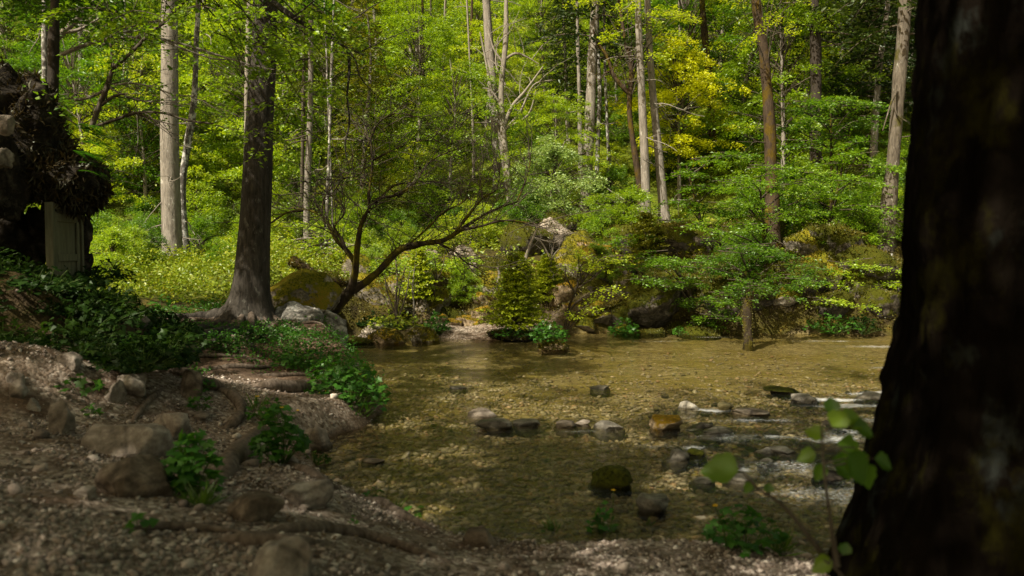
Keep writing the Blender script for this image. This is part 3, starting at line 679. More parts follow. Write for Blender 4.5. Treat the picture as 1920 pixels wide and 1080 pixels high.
# a swelling and long bark ridges
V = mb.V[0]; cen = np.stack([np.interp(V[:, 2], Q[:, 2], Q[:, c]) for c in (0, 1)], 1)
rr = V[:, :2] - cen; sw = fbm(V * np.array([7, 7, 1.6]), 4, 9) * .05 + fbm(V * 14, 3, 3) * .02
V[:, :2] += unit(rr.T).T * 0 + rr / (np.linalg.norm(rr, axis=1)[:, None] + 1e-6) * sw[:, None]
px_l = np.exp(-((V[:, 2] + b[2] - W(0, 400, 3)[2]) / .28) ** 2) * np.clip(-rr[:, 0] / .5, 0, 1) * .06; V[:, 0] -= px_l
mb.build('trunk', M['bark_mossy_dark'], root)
rg = np.random.RandomState(4); mb = MB(); tw = MB()
for i in range(95):
    a = rg.uniform(0, 6.28); r_ = 4.3 * math.sqrt(rg.rand()); p = np.array([math.cos(a) * r_ * 1.0 - 1.9, math.sin(a) * r_ - 2.0, rg.uniform(4.0, 8.0)])  # unseen crown, its centre shifted left to cast shade on the riffle
    if p[1] > 2.2 and p[2] < 6.5: p[2] += 2.5
    tube(tw, catmull([[0, 0, p[2] * .6], p * np.array([.5, .5, .92]), p], 4), [.07, .012], 4, cap=False)
    for _ in range(2): spray(mb, p + rg.normal(0, .3, 3), [rg.normal(), rg.normal(), .05], 1.3, .6, 165, .10, rg, .15, tw)
mb.build('crown', M['leaf_green'], root, smooth=False); tw.build('limbs', M['bark_dark'], root)
rg = np.random.RandomState(5)
# unseen beeches added behind and beside the viewpoint to shade the foreground
for (x, y, label, seed, hh) in [(-3.6, -3.2, 'unseen broad beech added for shade behind the gravel path', 31, 8.5), (.6, -4.8, 'unseen broad beech added for shade behind the viewpoint', 32, 8.5), (5.2, -3.0, 'unseen broad beech added for shade on the near bank behind the big trunk', 33, 8.5),
                         (-6.8, .8, 'unseen broad beech added for shade left of the gravel path', 34, 8), (6.5, 1.2, 'unseen broad beech added for shade downstream of the big dark trunk', 35, 7), (-9.5, -3, 'unseen tall beech added for shade far behind the mossy hut', 36, 9)]:
    rg = np.random.RandomState(seed); z = gz(x, y); root = thing('shade_beech', (x, y, z), label, 'tree', 'unseen beeches added for shade')
    mb = MB(); tube(mb, catmull([[0, 0, -.3], [.1, 0, 2], [0, .1, 5], [.1, 0, hh]], 6), [.3, .22, .18, .1], 12, .02); mb.build('trunk', M['bark_dark'], root)
    mb = MB(); tw = MB()
    for i in range(64):
        a = rg.uniform(0, 6.28); r_ = 3.6 * math.sqrt(rg.rand()); p = np.array([math.cos(a) * r_, math.sin(a) * r_, rg.uniform(hh - 4.2, hh + .8) - .12 * r_])
        tube(tw, catmull([[0, 0, p[2] * .65], p * np.array([.5, .5, .93]), p], 4), [.06, .012], 4, cap=False)
        for _ in range(2): spray(mb, p + rg.normal(0, .25, 3), [rg.normal(), rg.normal(), .05], 1.4, .65, 165, .12, rg, .15, tw)
    mb.build('crown', M['leaf_green'], root, smooth=False); tw.build('limbs', M['bark_dark'], root)

# --- the dark spruce with its roots
def spr_branch(mb, rg, b):
    Y = 10.2
    P = catmull([W(498, -6, 11.0), W(530, 18, Y), W(572, 46, Y), W(628, 78, Y), W(682, 103, Y)], 6) - b
    tube(mb, P, [.05, .035, .02, .01], 6, .008, 8)
    for (a, c) in [(4, -1), (9, 1), (13, -1), (17, 1), (20, -1), (23, 1)]:
        twigs(mb, P[a], unit(np.array([.7, .2 * c, .5 * c])), .9, .012, rg, 2, 4, .2)
    P = catmull([W(652, 90, Y), W(655, 130, Y), W(651, 180, Y), W(655, 230, Y), W(647, 270, Y), W(652, 305, Y)], 5) - b
    tube(mb, P, [.02, .014, .006], 5, .006, 9); 
    for a in (6, 12, 18): twigs(mb, P[a], [.5, .1, -.4], .4, .006, rg, 1, 3)
    P = catmull([W(505, 40, 11.3), W(508, 70, 10.9), W(505, 110, 10.8), W(512, 150, 10.8)], 5) - b; tube(mb, P, [.015, .005], 4)
def sp_crown(root, Q, rg):
    con_crown(7.6, 34, 2.2, 'needle_dark', .13, .3, 28)(root, Q, rg)
root, Q, b = hero('spruce', 'thick dark spruce with flared root foot left of the pond', [(466, 602), (470, 560), (478, 420), (488, 200), (498, 0)], 11.5, [104, 92, 72, 57, 49, 44], 'bark_spruce', ext=9, k=40, bump=.025, flare=.45, seed=3, branches=spr_branch, fh=.7, crown=sp_crown, nd=0)
V = None
# root plate
def roots(label, lst, mat='root', name='tree_root', group='roots on the bank', parent=None):
    for i, (lab, pts, wd, Y) in enumerate(lst):
        P = []
        for q in pts:
            P.append(hit(q[0], q[1] + wd[min(len(P), len(wd) - 1)] * .45))
        P = np.array(P); P[1:-1] = (P[:-2] + 2 * P[1:-1] + P[2:]) / 4; Y = P[:, 1].mean(); r = np.array(wd) / FPX * Y / 2; P[:, 2] += np.interp(np.linspace(0, 1, len(P)), np.linspace(0, 1, len(r)), r) * .55; P[0][2] -= r[0] * 1.2; P[-1][2] -= r[-1] * 1.5
        o_ = P[0].copy(); mb = MB()
        tube(mb, catmull(P, 12) - o_, list(r), 14, r.max() * .35, 5, i + 3)
        o = mb.build(name, M[mat], parent)
        if parent is None: o.location = tuple(o_); tag(o, lab, 'root', group)
        else: o.location = tuple(o_ - np.array(parent.location))
roots('', [
 ('', [(448,585,11.3),(420,585,11.2),(385,592,11),(345,592,10.9),(300,598,10.8),(262,588,10.9)], [50,30,20,16,12,8], 11),
 ('', [(450,596,11.2),(420,602,10.9),(385,612,10.4),(350,622,10.1),(325,640,9.9)], [36,22,16,12,8], 10.8),
 ('', [(478,600,11.2),(500,615,10.8),(520,625,10.5),(545,650,10.2)], [34,18,10,6], 11),
 ('', [(455,600,11.1),(440,620,10.6),(400,638,10.2),(370,660,9.8),(340,664,9.6)], [32,20,13,9,6], 10.6),
 ('', [(465,605,11.0),(462,630,10.4),(470,655,9.9),(500,668,9.6)], [26,14,9,5], 10.6),
 ('', [(440,600,11.2),(405,625,10.6),(380,628,10.2),(350,640,10),(310,630,10)], [20,14,12,9,5], 10.8)], 'bark_spruce', 'root', parent=root)
sproot = root
rg = np.random.RandomState(14); br = np.array(sproot.location)
for i in range(20):
    a = rg.uniform(math.pi * 1.02, math.pi * 1.98); L_ = rg.uniform(1.2, 3.4); p = br[:2] + np.array([math.cos(a), math.sin(a)]) * .3; P = []
    for k_ in range(12):
        z_ = gz(*p); 
        if shoredist(p[0], p[1]) < .02: break
        P.append([p[0], p[1], z_ + .012 + .02 * math.sin(k_ * 1.3 + i)]); a += rg.normal(0, .28); p = p + np.array([math.cos(a), math.sin(a)]) * L_ / 12
    if len(P) < 4: continue
    P[0][2] += .10; P[-1][2] -= .06; mb = MB(); tube(mb, catmull(P, 5) - br, [rg.uniform(.03, .06), .03, .018, .01], 8, .012, 6, i); mb.build('root', M['root'], sproot)
roots('', [
 ('long snaking root arching over the stones of the left bank', [(238,683,8),(262,680,7.8),(300,684,7.6),(335,692,7.4),(370,708,7.2),(395,722,7.1),(425,724,7)], [10,14,18,19,20,26,12], 7.4),
 ('bent root curling down onto the path right of the snaking root', [(405,722,7.0),(435,735,6.9),(455,752,6.8),(456,775,6.6),(438,792,6.5),(418,800,6.4)], [14,18,22,20,24,10], 6.8),
 ('low straight log like root behind the marigold clump', [(476,716,8.9),(500,720,8.8),(540,722,8.8),(585,724,8.7),(610,722,8.6)], [18,24,24,24,10], 8.8),
 ('second flat root lying above the log like root', [(480,700,9.2),(530,704,9.2),(570,700,9.1),(590,702,9)], [5,9,9,4], 9),
 ('thick gnarled root plunging toward the leafy clump on the path', [(500,792,6.8),(478,808,6.5),(450,840,6.1),(425,870,5.7),(405,905,5.4)], [24,32,38,40,16], 6.2),
 ('short diagonal root under the leaning brown stone', [(310,722,7.4),(285,742,7.1),(262,770,6.7),(245,795,6.5)], [6,12,12,5], 7),
 ('root running down to the water below the angular rock', [(545,862,6.4),(575,880,6.1),(610,905,5.8),(650,922,5.6)], [16,24,18,8], 6),
 ('dark root along the gravel edge of the shallow water', [(680,930,5.4),(720,938,5.2),(745,960,5.0),(790,985,4.8),(830,1000,4.6)], [14,20,18,14,6], 5),
 ('long worn root crossing the gravel at the bottom of the photo', [(470,1000,4.2),(560,988,4.2),(640,985,4.15),(700,1000,4.1),(780,1030,3.9),(850,1052,3.8)], [14,30,24,22,20,8], 4),
 ('half buried root near the pointed pale boulder', [(400,1010,3.9),(450,1005,3.8),(560,1020,3.8),(640,1015,3.9)], [8,30,28,8], 3.9),
 ('thin root across the foreground gravel on the left', [(200,1000,3.8),(300,975,3.9),(420,990,3.9),(520,1010,3.8)], [6,16,14,6], 3.9),
 ('stick like root on the earth above the gravel at left', [(40,820,5.2),(110,828,5.2),(180,832,5.3),(225,840,5.3)], [6,9,9,5], 5.2),
 ('thin pale root along the upper bank behind the snaking root', [(330,668,9),(400,664,9),(450,668,9.1),(500,676,9.1)], [5,8,7,4], 9),
 ('knotted root ridge between the log like root and spruce', [(380,690,8.6),(430,684,8.8),(480,690,8.9),(520,684,9)], [6,12,10,5], 8.8)])

# --- hero trunks of the middle ground
hero('pale_spruce', 'thick pale grey trunk in full sun left of the dark spruce', [(324,512), (322,430), (318,250), (318,0)], 20, [46,39,35,33,28], 'bark_pale', nd=14, dl=1.2, seed=5, bump=.012, k=20, ext=8, crown=con_crown(10, 24, 2.2, 'needle_dark', .2))
hero('lichen_tree', 'thin crooked trunk patched with white lichen right of the thick pale trunk', [(354,500), (346,440), (342,350), (352,270), (364,190), (368,80), (372,0)], 20.6, [20,16,14,14,14,10,9], 'bark_lichen', nd=5, dl=1.4, seed=6, bump=.03, k=10, dmat='twig_pale', ext=4)
hero('bare_pole', 'slender bleached pole trunk beside the dark spruce', [(456,470), (461,300), (463,150), (467,0)], 24, [12,10,9,8], 'twig_pale', nd=6, dl=.5, seed=7, k=8, ext=3)
hero('larch', 'reddish brown slim trunk right of the dark spruce', [(577,478), (575,400), (578,300), (582,200), (583,40)], 22, [20,16,13,12,10], 'bark_pale', nd=30, dl=1.8, seed=8, k=10, dmat='twig', crown=con_crown(4.2, 34, 2.0, 'needle_olive', .14, .4))
hero('larch', 'thinner trunk just left of the reddish brown slim trunk', [(566,440), (567,330), (569,200), (570,60)], 23, [9,8,7,6], 'twig', nd=14, dl=1.2, seed=9, k=8)
hero('maple', 'grey leaning trunk at the centre top beside the pale forked tree', [(936,345), (930,250), (921,130), (912,0)], 27, [22,19,19,16], 'bark_pale', nd=6, dl=1.2, seed=10, k=12, dmat='twig_pale')
def forks(mb, rg, b):
    Y = 25
    for pts, w in [([(944,240),(960,200),(985,170),(1018,125)], [9,3]), ([(942,235),(925,190),(912,120),(900,60)], [8,3]), ([(946,245),(975,210),(1000,160),(1035,150)], [6,2]), ([(948,110),(968,100),(990,108),(1010,120)], [6,2]),
                   ([(945,120),(925,90),(915,50)], [6,2]), ([(947,160),(930,120),(934,70)], [6,2]), ([(950,240),(990,215),(1005,170)], [5,2]), ([(944,250),(938,200),(921,170),(905,165)], [6,2])]:
        P = catmull([W(a, c, Y) for a, c in pts], 6) - b; tube(mb, P, [w[0]/FPX*Y/2, w[1]/FPX*Y/2], 5, .01)
        for i in (6, 10, 14): 
            if i < len(P): twigs(mb, P[i], [rg.normal(), rg.normal()*.5, .8], 1.3, .014, rg, 2, 3, .15)
hero('forked_maple', 'pale forked tree with many upright bare limbs at the centre', [(956,420), (952,330), (944,250), (940,170), (948,80), (949,0)], 25, [9,10,13,11,10,8], 'twig_pale', branches=forks, seed=11, k=10, bump=.02, ext=3)
hero('twining_tree', 'second slim stem twining up the pale forked tree', [(957,440), (948,330), (936,240), (926,160)], 25.3, [7,9,9,5], 'bark_pale', seed=12, k=8, ext=0, nd=4, dl=.8)
hero('grey_spruce', 'stout grey trunk with dark drooping needles left of the twin pale trunks', [(1096,408), (1100,330), (1106,220), (1112,90), (1116,0)], 25, [26,22,20,18,16], 'bark_pale', nd=16, dl=1.6, seed=13, k=14, crown=con_crown(4.8, 46, 2.2, 'needle_dark', .18, .35, 30), dmat='twig')
hero('slim_spruce', 'slim trunk immediately left of the stout grey one', [(1090,330), (1088,260), (1086,170), (1083,60)], 27, [10,9,8,7], 'bark_pale', nd=10, dl=1., seed=14, k=8, crown=con_crown(5.5, 16, 1.6, 'needle_dark', .18))
hero('birch', 'thin whitish stem right of the stout grey trunk', [(1144,358), (1141,280), (1137,200), (1135,140)], 26, [7,8,7,6], 'bark_lichen', nd=8, dl=1., seed=15, k=8, ext=3)
hero('birch', 'second thin whitish stem hugging the stout grey trunk', [(1118,330), (1122,250), (1124,170), (1122,110)], 27, [8,8,8,7], 'bark_lichen', nd=6, dl=1., seed=16, k=8, ext=3)
def cur(mb, rg, b):
    Y = 24
    for pts, w in [([(1183,178),(1165,160),(1150,140),(1138,105),(1120,80),(1112,55)], [10,4]), ([(1150,140),(1138,135),(1124,150)], [5,2])]:
        P = catmull([W(a, c, Y) for a, c in pts], 6) - b; tube(mb, P, [w[0]/FPX*Y/2, w[1]/FPX*Y/2], 6, .01)
        for i in range(4, len(P), 4): twigs(mb, P[i], [rg.normal(), rg.normal()*.5, .6], 1., .014, rg, 2, 3, .15)
hero('crooked_maple', 'crooked forked trunk half rusty half white left of the twin pale trunks', [(1204,408), (1198,340), (1186,260), (1180,200), (1184,140), (1178,90), (1168,50)], 24, [10,12,12,11,10,8,6], 'bark_rust', branches=cur, seed=17, k=10, bump=.02, crown=dec_crown([(rnd.uniform(-2, 1.2), rnd.uniform(-1, 1), rnd.uniform(4.5, 7)) for _ in range(14)], 150, .9, .4, .10, 'leaf_lime', 'twig', 3, .02))
hero('pale_spruce', 'left one of the twin tall pale trunks at right of centre', [(1212,412), (1209,300), (1202,150), (1196,0)], 23.5, [22,19,16,14,12], 'bark_pale', nd=16, dl=1.1, seed=18, k=14, bump=.01, crown=con_crown(12, 12, 1.6, 'needle_dark', .2))
hero('pale_spruce', 'right one of the twin tall pale trunks, leaning left at the top', [(1246,412), (1236,300), (1222,150), (1215,20)], 24, [22,19,16,13,11], 'bark_pale', nd=22, dl=1.4, seed=19, k=14, bump=.01, crown=con_crown(12, 12, 1.6, 'needle_dark', .2))
hero('dark_maple', 'dark knotty trunk right of the bright yellow tree', [(1337,260), (1334,200), (1326,110), (1316,0)], 28, [16,15,14,12], 'bark_moss', nd=8, dl=1.2, seed=20, k=10, bump=.04, dmat='twig')
hero('rust_maple', 'rust brown mossy trunk rising behind the layered bushes', [(1450,500), (1449,400), (1444,280), (1438,160), (1428,60), (1418,0)], 18.5, [26,26,25,21,20,19], 'bark_rust', nd=10, dl=.9, seed=21, k=16, bump=.04, dmat='twig', crown=dec_crown([W(a, c, 18) - W(1450, 560, 18.5) for a, c in [(1470,50),(1400,40),(1500,90),(1380,90),(1450,120),(1480,150),(1410,160),(1500,20),(1360,20),(1440,-30),(1540,0)]], 90, .6, .3, .07, 'leaf_lime', 'twig', 3, .015))
hero('black_spruce', 'blackish trunk in the deep shade above the upper layered bush', [(1532,200), (1530,120), (1527,40), (1526,0)], 24, [24,22,20,18], 'bark_dark', nd=10, dl=1.6, seed=22, k=12, dmat='twig', crown=con_crown(5.5, 34, 2.6, 'needle_dark', .2, .4))
def pl(mb, rg, b):
    for pts in [[(1682,170),(1672,190),(1664,215),(1655,245)], [(1680,160),(1678,190),(1682,215),(1700,228)]]:
        tube(mb, catmull([W(a, c, 17.4) for a, c in pts], 6) - b, [.03, .012], 5)
hero('leaning_lime', 'leaning grey trunk with a small white tag next to the big dark trunk', [(1655,545), (1658,500), (1665,400), (1677,270), (1686,150), (1698,0)], 17.6, [28,27,30,28,24,24,22], 'bark_mid', nd=14, dl=1., seed=23, k=18, bump=.03, branches=pl, dmat='twig', crown=con_crown(4.6, 30, 2., 'needle_dark', .15, .5))
t = thing('marker_tag', W(1671, 482, 17.3), 'small white rectangular tag fixed beside the leaning grey trunk', 'sign')
M['white_paint'] = newmat('white_paint')[0]; nt = M['white_paint'].node_tree; finish(nt, (.75, .76, .8), .5)
def boxV(x0, x1, y0, y1, z0, z1):
    V = np.array([[x, y, z] for x in (x0, x1) for y in (y0, y1) for z in (z0, z1)]); F = np.array([[0,1,3,2],[4,6,7,5],[0,4,5,1],[2,3,7,6],[0,2,6,4],[1,5,7,3]]); return V, F
mb = MB(); mb.add(*boxV(-.038, .038, -.006, .006, -.075, .075)); mb.build('plate', M['white_paint'], t, False)
mb = MB(); tube(mb, [[0, .012, -.9], [0, .012, .11]], .012, 6); mb.build('stake', M['twig'], t)
for i, (a, b1, b2, Y, w, bk) in enumerate([(794,255,60,32,7,'bark_moss'),(808,262,150,34,6,'bark_dark'),(832,268,20,33,7,'twig_pale'),(880,262,60,31,7,'bark_rust'),(889,300,230,28,6,'twig_pale'),(1385,140,100,48,6,'bark_pale'),(1408,170,80,46,5,'bark_lichen'),
    (1265,210,60,40,6,'bark_pale'),(1288,245,200,30,8,'twig_pale'),(1275,245,190,31,6,'twig_pale'),(1510,120,70,40,6,'bark_pale'),(247,360,230,28,6,'bark_lichen'),(231,370,320,28,8,'bark_lichen'),(610,500,420,19,8,'bark_lichen'),(626,510,400,20,4,'bark_lichen'),(748,120,30,44,6,'bark_pale'),(768,110,20,44,5,'bark_pale'),(705,150,20,40,6,'bark_pale'),(84,120,0,16,12,'bark_lichen'),(760,80,0,50,6,'bark_pale'),
    (852,80,0,50,6,'bark_pale'),(870,170,90,40,5,'bark_pale'),(1050,90,0,46,6,'bark_pale'),(1005,100,20,48,5,'bark_pale'),(640,120,0,42,7,'bark_pale'),(420,150,0,40,7,'bark_pale'),(395,240,60,34,6,'bark_lichen'),(540,240,60,34,6,'bark_pale'),(440,200,40,38,6,'bark_pale'),(150,80,0,30,10,'bark_lichen'),(215,60,0,38,8,'bark_pale'),(1360,60,0,50,6,'bark_pale'),(1600,60,0,40,8,'bark_dark'),(1470,120,40,42,7,'bark_pale')]):
    d_ = {'bark_moss': 'dark mossy', 'bark_dark': 'blackish', 'twig_pale': 'bleached', 'bark_rust': 'rusty brown', 'bark_pale': 'pale grey', 'bark_lichen': 'white flecked'}[bk]
    p = W(a, b1, Y); g = gz(p[0], Y); yb = PX((p[0], Y, g))[1]
    hero('slender_trunk', 'x', [(a + rnd.uniform(-3, 3), max(b1, yb)), (a, (b1 + b2) / 2), (a + rnd.uniform(-4, 4), b2)], Y, [w, w * .9, w * .8], bk, nd=14, dl=1.3, seed=100 + i, k=7, ext=6, group='slender trunks on the hillside', flare=.2, dmat='twig_pale')[0]['label'] = 'slender ' + d_ + ' trunk ' + region(W(a, b1, Y))

# --- leaning mossy tree of the pond
b = np.array([*W(592, 650, 13.0)[:2], 0.]); b[2] = gz(b[0], b[1])
root = thing('leaning_willow', b, 'leaning mossy tree with arching bare limbs over the pond', 'tree'); rg = np.random.RandomState(77)
Y = 13; mbt = MB(); mbl = MB(); mbw = MB(); tips = []
def wp(pts, Y=13): return catmull([W(q[0], q[1], q[2] if len(q) > 2 else Y) for q in pts], 8) - b
def wr(*w): return [x / FPX * 13 / 2 * .70 for x in w]
tube(mbt, wp([(585,668,13),(592,640,13),(612,600,13),(640,565,13),(662,540,13)]), wr(30,26,26,28,26), 14, .025, 5, 1)
limbs = [([(655,548),(664,500),(650,475),(625,450),(610,425),(595,405),(568,392),(540,388),(525,385)], (20,16,12,12,10,7,5,4)),
 ([(568,395),(545,400),(525,418),(510,432)], (7,5,4)),
 ([(662,540),(668,500),(672,460),(680,420),(692,400),(712,375),(745,368),(770,355)], (20,17,15,14,12,9,7,5)),
 ([(692,400),(690,360),(694,310),(690,270),(680,250),(668,240)], (9,8,7,6,4)),
 ([(690,275),(700,235),(722,210),(750,202),(770,210)], (6,5,4,3)),
 ([(745,368),(770,350),(795,310),(818,290),(850,275),(880,262)], (7,5,4,3)),
 ([(662,545),(690,525),(712,505),(745,470),(775,460),(800,455),(830,450),(862,430),(900,405),(935,388),(970,376)], (24,20,19,19,18,16,14,11,8,6,4)),
 ([(855,433),(880,400),(905,370),(930,352),(936,320),(935,300)], (9,7,5,4,3)),
 ([(905,372),(900,340),(903,300)], (4,3,2)), ([(970,376),(985,340),(993,310),(995,285)], (5,4,3,2)),
 ([(860,432),(900,425),(940,415),(980,418),(1010,422)], (8,6,5,3)),
 ([(820,455),(850,470),(870,490),(890,500)], (7,5,3)), ([(815,452),(835,465),(845,478)], (6,3)),
 ([(650,475),(640,450),(625,425),(640,405),(642,390),(625,372),(612,360)], (8,8,6,5,3)),
 ([(610,425),(600,390),(605,360),(620,330),(640,310)], (6,5,4,3)),
 ([(700,385),(730,350),(760,340),(800,335),(850,340)], (7,5,4,3)), ([(700,300),(735,280),(780,262),(820,260)], (5,4,2)),
 ([(762,462),(800,430),(830,400),(860,385),(880,370)], (7,5,4,3)), ([(690,290),(680,330),(655,340),(640,370)], (4,3,2))]
for pts, w in limbs:
    P = wp(pts); P = P + np.stack([np.zeros(len(P)), np.linspace(0, rg.uniform(-.8, .8), len(P)), np.zeros(len(P))], 1)
    tube(mbl, P, wr(*w), 8, .014, 8, 3)
    for i in range(5, len(P), 2):
        if w[0] >= 18 and i < 18: continue
        d = unit(unit(P[i] - P[i-1]) + rg.normal(0, .7, 3) + np.array([0, 0, .25])); twigs(mbw, P[i], d, rg.uniform(.35, 1.3), .009, rg, 2, 4, .2, .02, tips, 3)
mbt.build('trunk', M['bark_moss'], root); mbl.build('limbs', M['bark_moss'], root); mbw.build('twigs', M['twig'], root)
mb = MB(); sel = [tips[i] for i in rg.permutation(len(tips))[:900]]
P = np.array([s_[0] for s_ in sel]); P = np.repeat(P, 4, 0) + rg.normal(0, .05, (len(P) * 4, 3)); leaves(mb, P, rg.normal(0, .5, P.shape) + np.array([0, 0, 1.]), .042, rg)
mb.build('leaves', M['leaf_lime'], root, smooth=False)

# --- saplings and long boughs at the upper left
def sapling(label, stems, Y, w, mat='twig', leaf=None, name='sapling', ls=.07, nl=2, tw=10, cat='tree', seed=1, tl=.8, every=4):
    rg = np.random.RandomState(seed); b = W(stems[0][0][0], stems[0][0][1], Y); g = gz(b[0], b[1]); root = thing(name, b, label, cat); mb = MB(); tips = []
    for k_, pts in enumerate(stems):
        P = catmull([W(q[0], q[1], q[2] if len(q) > 2 else Y) for q in pts], 7) - b; r = w * (1 if k_ == 0 else .6)
        tube(mb, P, [r / FPX * Y / 2, r * .35 / FPX * Y / 2], 7, .004, 9)
        for i in range(3, len(P), every):
            d = unit(unit(P[i] - P[i-1]) + rg.normal(0, .6, 3)); twigs(mb, P[i], d, tl * rg.uniform(.5, 1.2), .007, rg, 2, 3, .16, .0, tips, 3)
    mb.build('branches', M[mat], root)
    if leaf and nl:
        mb = MB(); P = np.repeat(np.array([s_[0] for s_ in tips]), nl, 0); P = P + rg.normal(0, ls, P.shape); leaves(mb, P, rg.normal(0, .5, P.shape) + np.array([0, 0, 1.]), ls * rg.uniform(.7, 1.3, len(P)), rg, .65); mb.build('leaves', M[leaf], root, smooth=False)
    return root
sapling('dark knotty sapling growing from the top of the mossy hut', [[(172,238),(186,200),(200,165),(214,128),(245,100),(285,60),(320,30),(350,0),(372,-20)], [(214,128),(208,90),(210,50),(218,20)], [(186,200),(215,180),(240,175)]], 8.6, 11, leaf='leaf_green', nl=3, ls=.06, seed=51)
sapling('long bare bough reaching right from behind the hut to the dark spruce', [[(105,108),(140,92),(190,76),(240,70),(300,73),(360,88),(410,104),(470,122)], [(300,73),(340,90),(400,110),(450,110)], [(190,76),(230,60),(280,68)]], 10.5, 8, 'twig_pale', seed=52)
sapling('bare forked bough crossing in front of the pale trunk at the middle', [[(140,188),(170,182),(205,165),(240,156),(280,162),(330,178),(370,180)], [(205,165),(250,185),(290,192),(350,200)], [(170,182),(150,175),(120,178)]], 10.0, 6, 'twig_pale', seed=53)
sapling('low arching dark bough in front of the pale trunk', [[(182,236),(215,225),(255,212),(305,212),(350,225),(400,232)], [(255,212),(290,225),(330,235)]], 9.6, 7, 'twig', seed=54)
sapling('thick pale bough slanting up behind the dark pole', [[(108,70),(130,50),(155,25),(180,0),(195,-20)], [(120,60),(150,55),(185,35)]], 12, 14, 'twig_pale', seed=55)
sapling('dead white branch standing behind the young fir', [[(980,505),(990,470),(1000,445),(1006,430)], [(996,455),(1003,440)]], 16.8, 8, 'twig_pale', name='dead_branch', cat='branch', seed=56, tl=.3)
sapling('spreading dead twigs on the dark bank right of the young fir', [[(1030,520),(1032,490),(1022,465),(1012,450)], [(1032,490),(1045,470),(1062,462)], [(1032,490),(1040,450)], [(1000,445),(1040,455),(1060,440),(1085,435)]], 17.5, 5, 'twig_pale', name='dead_branch', cat='branch', seed=57, tl=.5)
sapling('short bleached stump of a branch left of the young fir', [[(934,530),(936,512),(932,500)]], 16.4, 7, 'twig_pale', name='dead_branch', cat='branch', seed=58, tl=.1)
sapling('bare thin sapling on the left mossy islet', [[(775,605),(776,570),(773,540),(778,500)]], 15.6, 4, 'twig_pale', seed=59, tl=.5)
sapling('dark many stemmed shrub standing on the left mossy islet', [[(748,610),(742,570),(745,520),(740,470)], [(748,605),(730,560),(722,520)], [(746,600),(762,550),(768,510)], [(744,580),(750,540),(760,500)]], 15.4, 7, 'twig', leaf='leaf_lime', nl=2, ls=.06, seed=60, tl=.6)
sapling('thin brown shrub on the bank right of the waterfall', [[(812,560),(818,520),(815,480)], [(815,540),(830,500),(835,470)], [(812,550),(800,510),(790,480)]], 16.6, 4, 'twig', leaf='leaf_lime', nl=1, ls=.06, seed=61, tl=.6)
# dark pole in the left foreground
hero('dark_pole_tree', 'black straight pole trunk standing on the mossy hut at top left', [(97,225), (99,165), (100,120), (101,60), (103,0)], 9.0, [18,16,15,15,14], 'bark_dark', ext=4, base=False, seed=24, k=12, crown=dec_crown([(rnd.uniform(-2.6, 2.2), rnd.uniform(-2.2, 2.0), rnd.uniform(1.5, 4.5)) for _ in range(54)] , 420, 1.3, .6, .085, 'leaf_green', 'bark_dark', 1.6, .02))

# --- hanging leafy twigs of the spruce's neighbour at the top left
root = thing('overhanging_beech_bough', W(330, -40, 8), 'near leafy bough hanging into the top left of the view', 'branch'); b = np.array(root.location); rg = np.random.RandomState(90); mb = MB(); tw = MB()
for (px, py, Y) in [(370,10,8),(420,30,8.2),(480,60,8.4),(300,40,7.8),(520,130,9),(500,190,9.2),(540,95,9),(470,20,8),(440,70,8.5),(530,40,8.8),(580,110,9.4),(400,60,8.6),(250,20,8),(600,20,9),(560,180,9.6),(640,50,9.6),(500,250,9.8),(510,10,9),(620,90,10),(180,15,8),(680,30,10),(640,140,10),(590,60,9.2),(700,90,10.4),(560,30,9),(540,230,9.6),(610,170,9.8)]:
    p = W(px, py, Y) - b; tube(tw, catmull([[0, 0, 0], p * .5 + [0, 0, .35], p], 5), [.012, .004], 3, cap=False)
    for _ in range(2): spray(mb, p, [rg.normal(), rg.normal() * .5, -.1], .5, .28, 55, .058, rg, .3, tw, .03, .45, .7)
mb.build('leaves', M['leaf_green'], root, smooth=False); tw.build('twigs', M['twig'], root)

# ------------------------------------------------------------------ layered bushes over the far right water
def layered(name, label, foot, tg, Y, n=700, L=.9, Wd=.5, ls=.062, mat='leaf_bush', seed=1, wt=12, group=None, bark='bark_moss', cat='bush', sag=.12):
    rg = np.random.RandomState(seed); b = W(foot[0], foot[1], Y + .5); b[2] = gz(b[0], b[1]); root = thing(name, b, label, cat, group)
    st = MB(); mb = MB(); tw = MB()
    top = min(t_[1] for t_ in tg); tc = sum(t_[0] for t_ in tg) / len(tg)
    S1 = catmull([np.array([0, 0, -.2]), (W(foot[0] * .7 + tc * .3, foot[1] * .6 + top * .4, Y + .4) - b), W(tc, top + 20, Y + .3) - b], 8)
    tube(st, S1, [wt / FPX * Y / 2, wt * .3 / FPX * Y / 2], 8, .01); st.build('stem', M[bark], root)
    for t_ in tg:
        px, py = t_[:2]; dY = t_[2] if len(t_) > 2 else rg.uniform(-.8, .3); s_ = t_[3] if len(t_) > 3 else 1.
        T = W(px, py, Y + dY) - b; zz = np.clip(T[2] - .5, 0, S1[-1][2]); q = np.array([np.interp(zz, S1[:, 2], S1[:, c]) for c in range(3)])
        tube(tw, catmull([q, (q + T) / 2 + rg.normal(0, .06, 3) + [0, 0, .06], T], 6), [.022, .007], 4, cap=False)
        for j in range(4):
            a = rg.uniform(0, 6.28) if j else 0; dd = unit([math.cos(a) * 1.2, math.sin(a) - .3, rg.normal(0, .06)])
            spray(mb, T - dd * L * .4 * s_ + rg.normal(0, .05, 3), dd, L * s_ * rg.uniform(.8, 1.1), Wd * s_, int(n * s_ * s_ / 4), ls, rg, sag, tw, .025, .33, .6)
    mb.build('foliage', M[mat], root, smooth=False); tw.build('twigs', M['twig'], root); return root
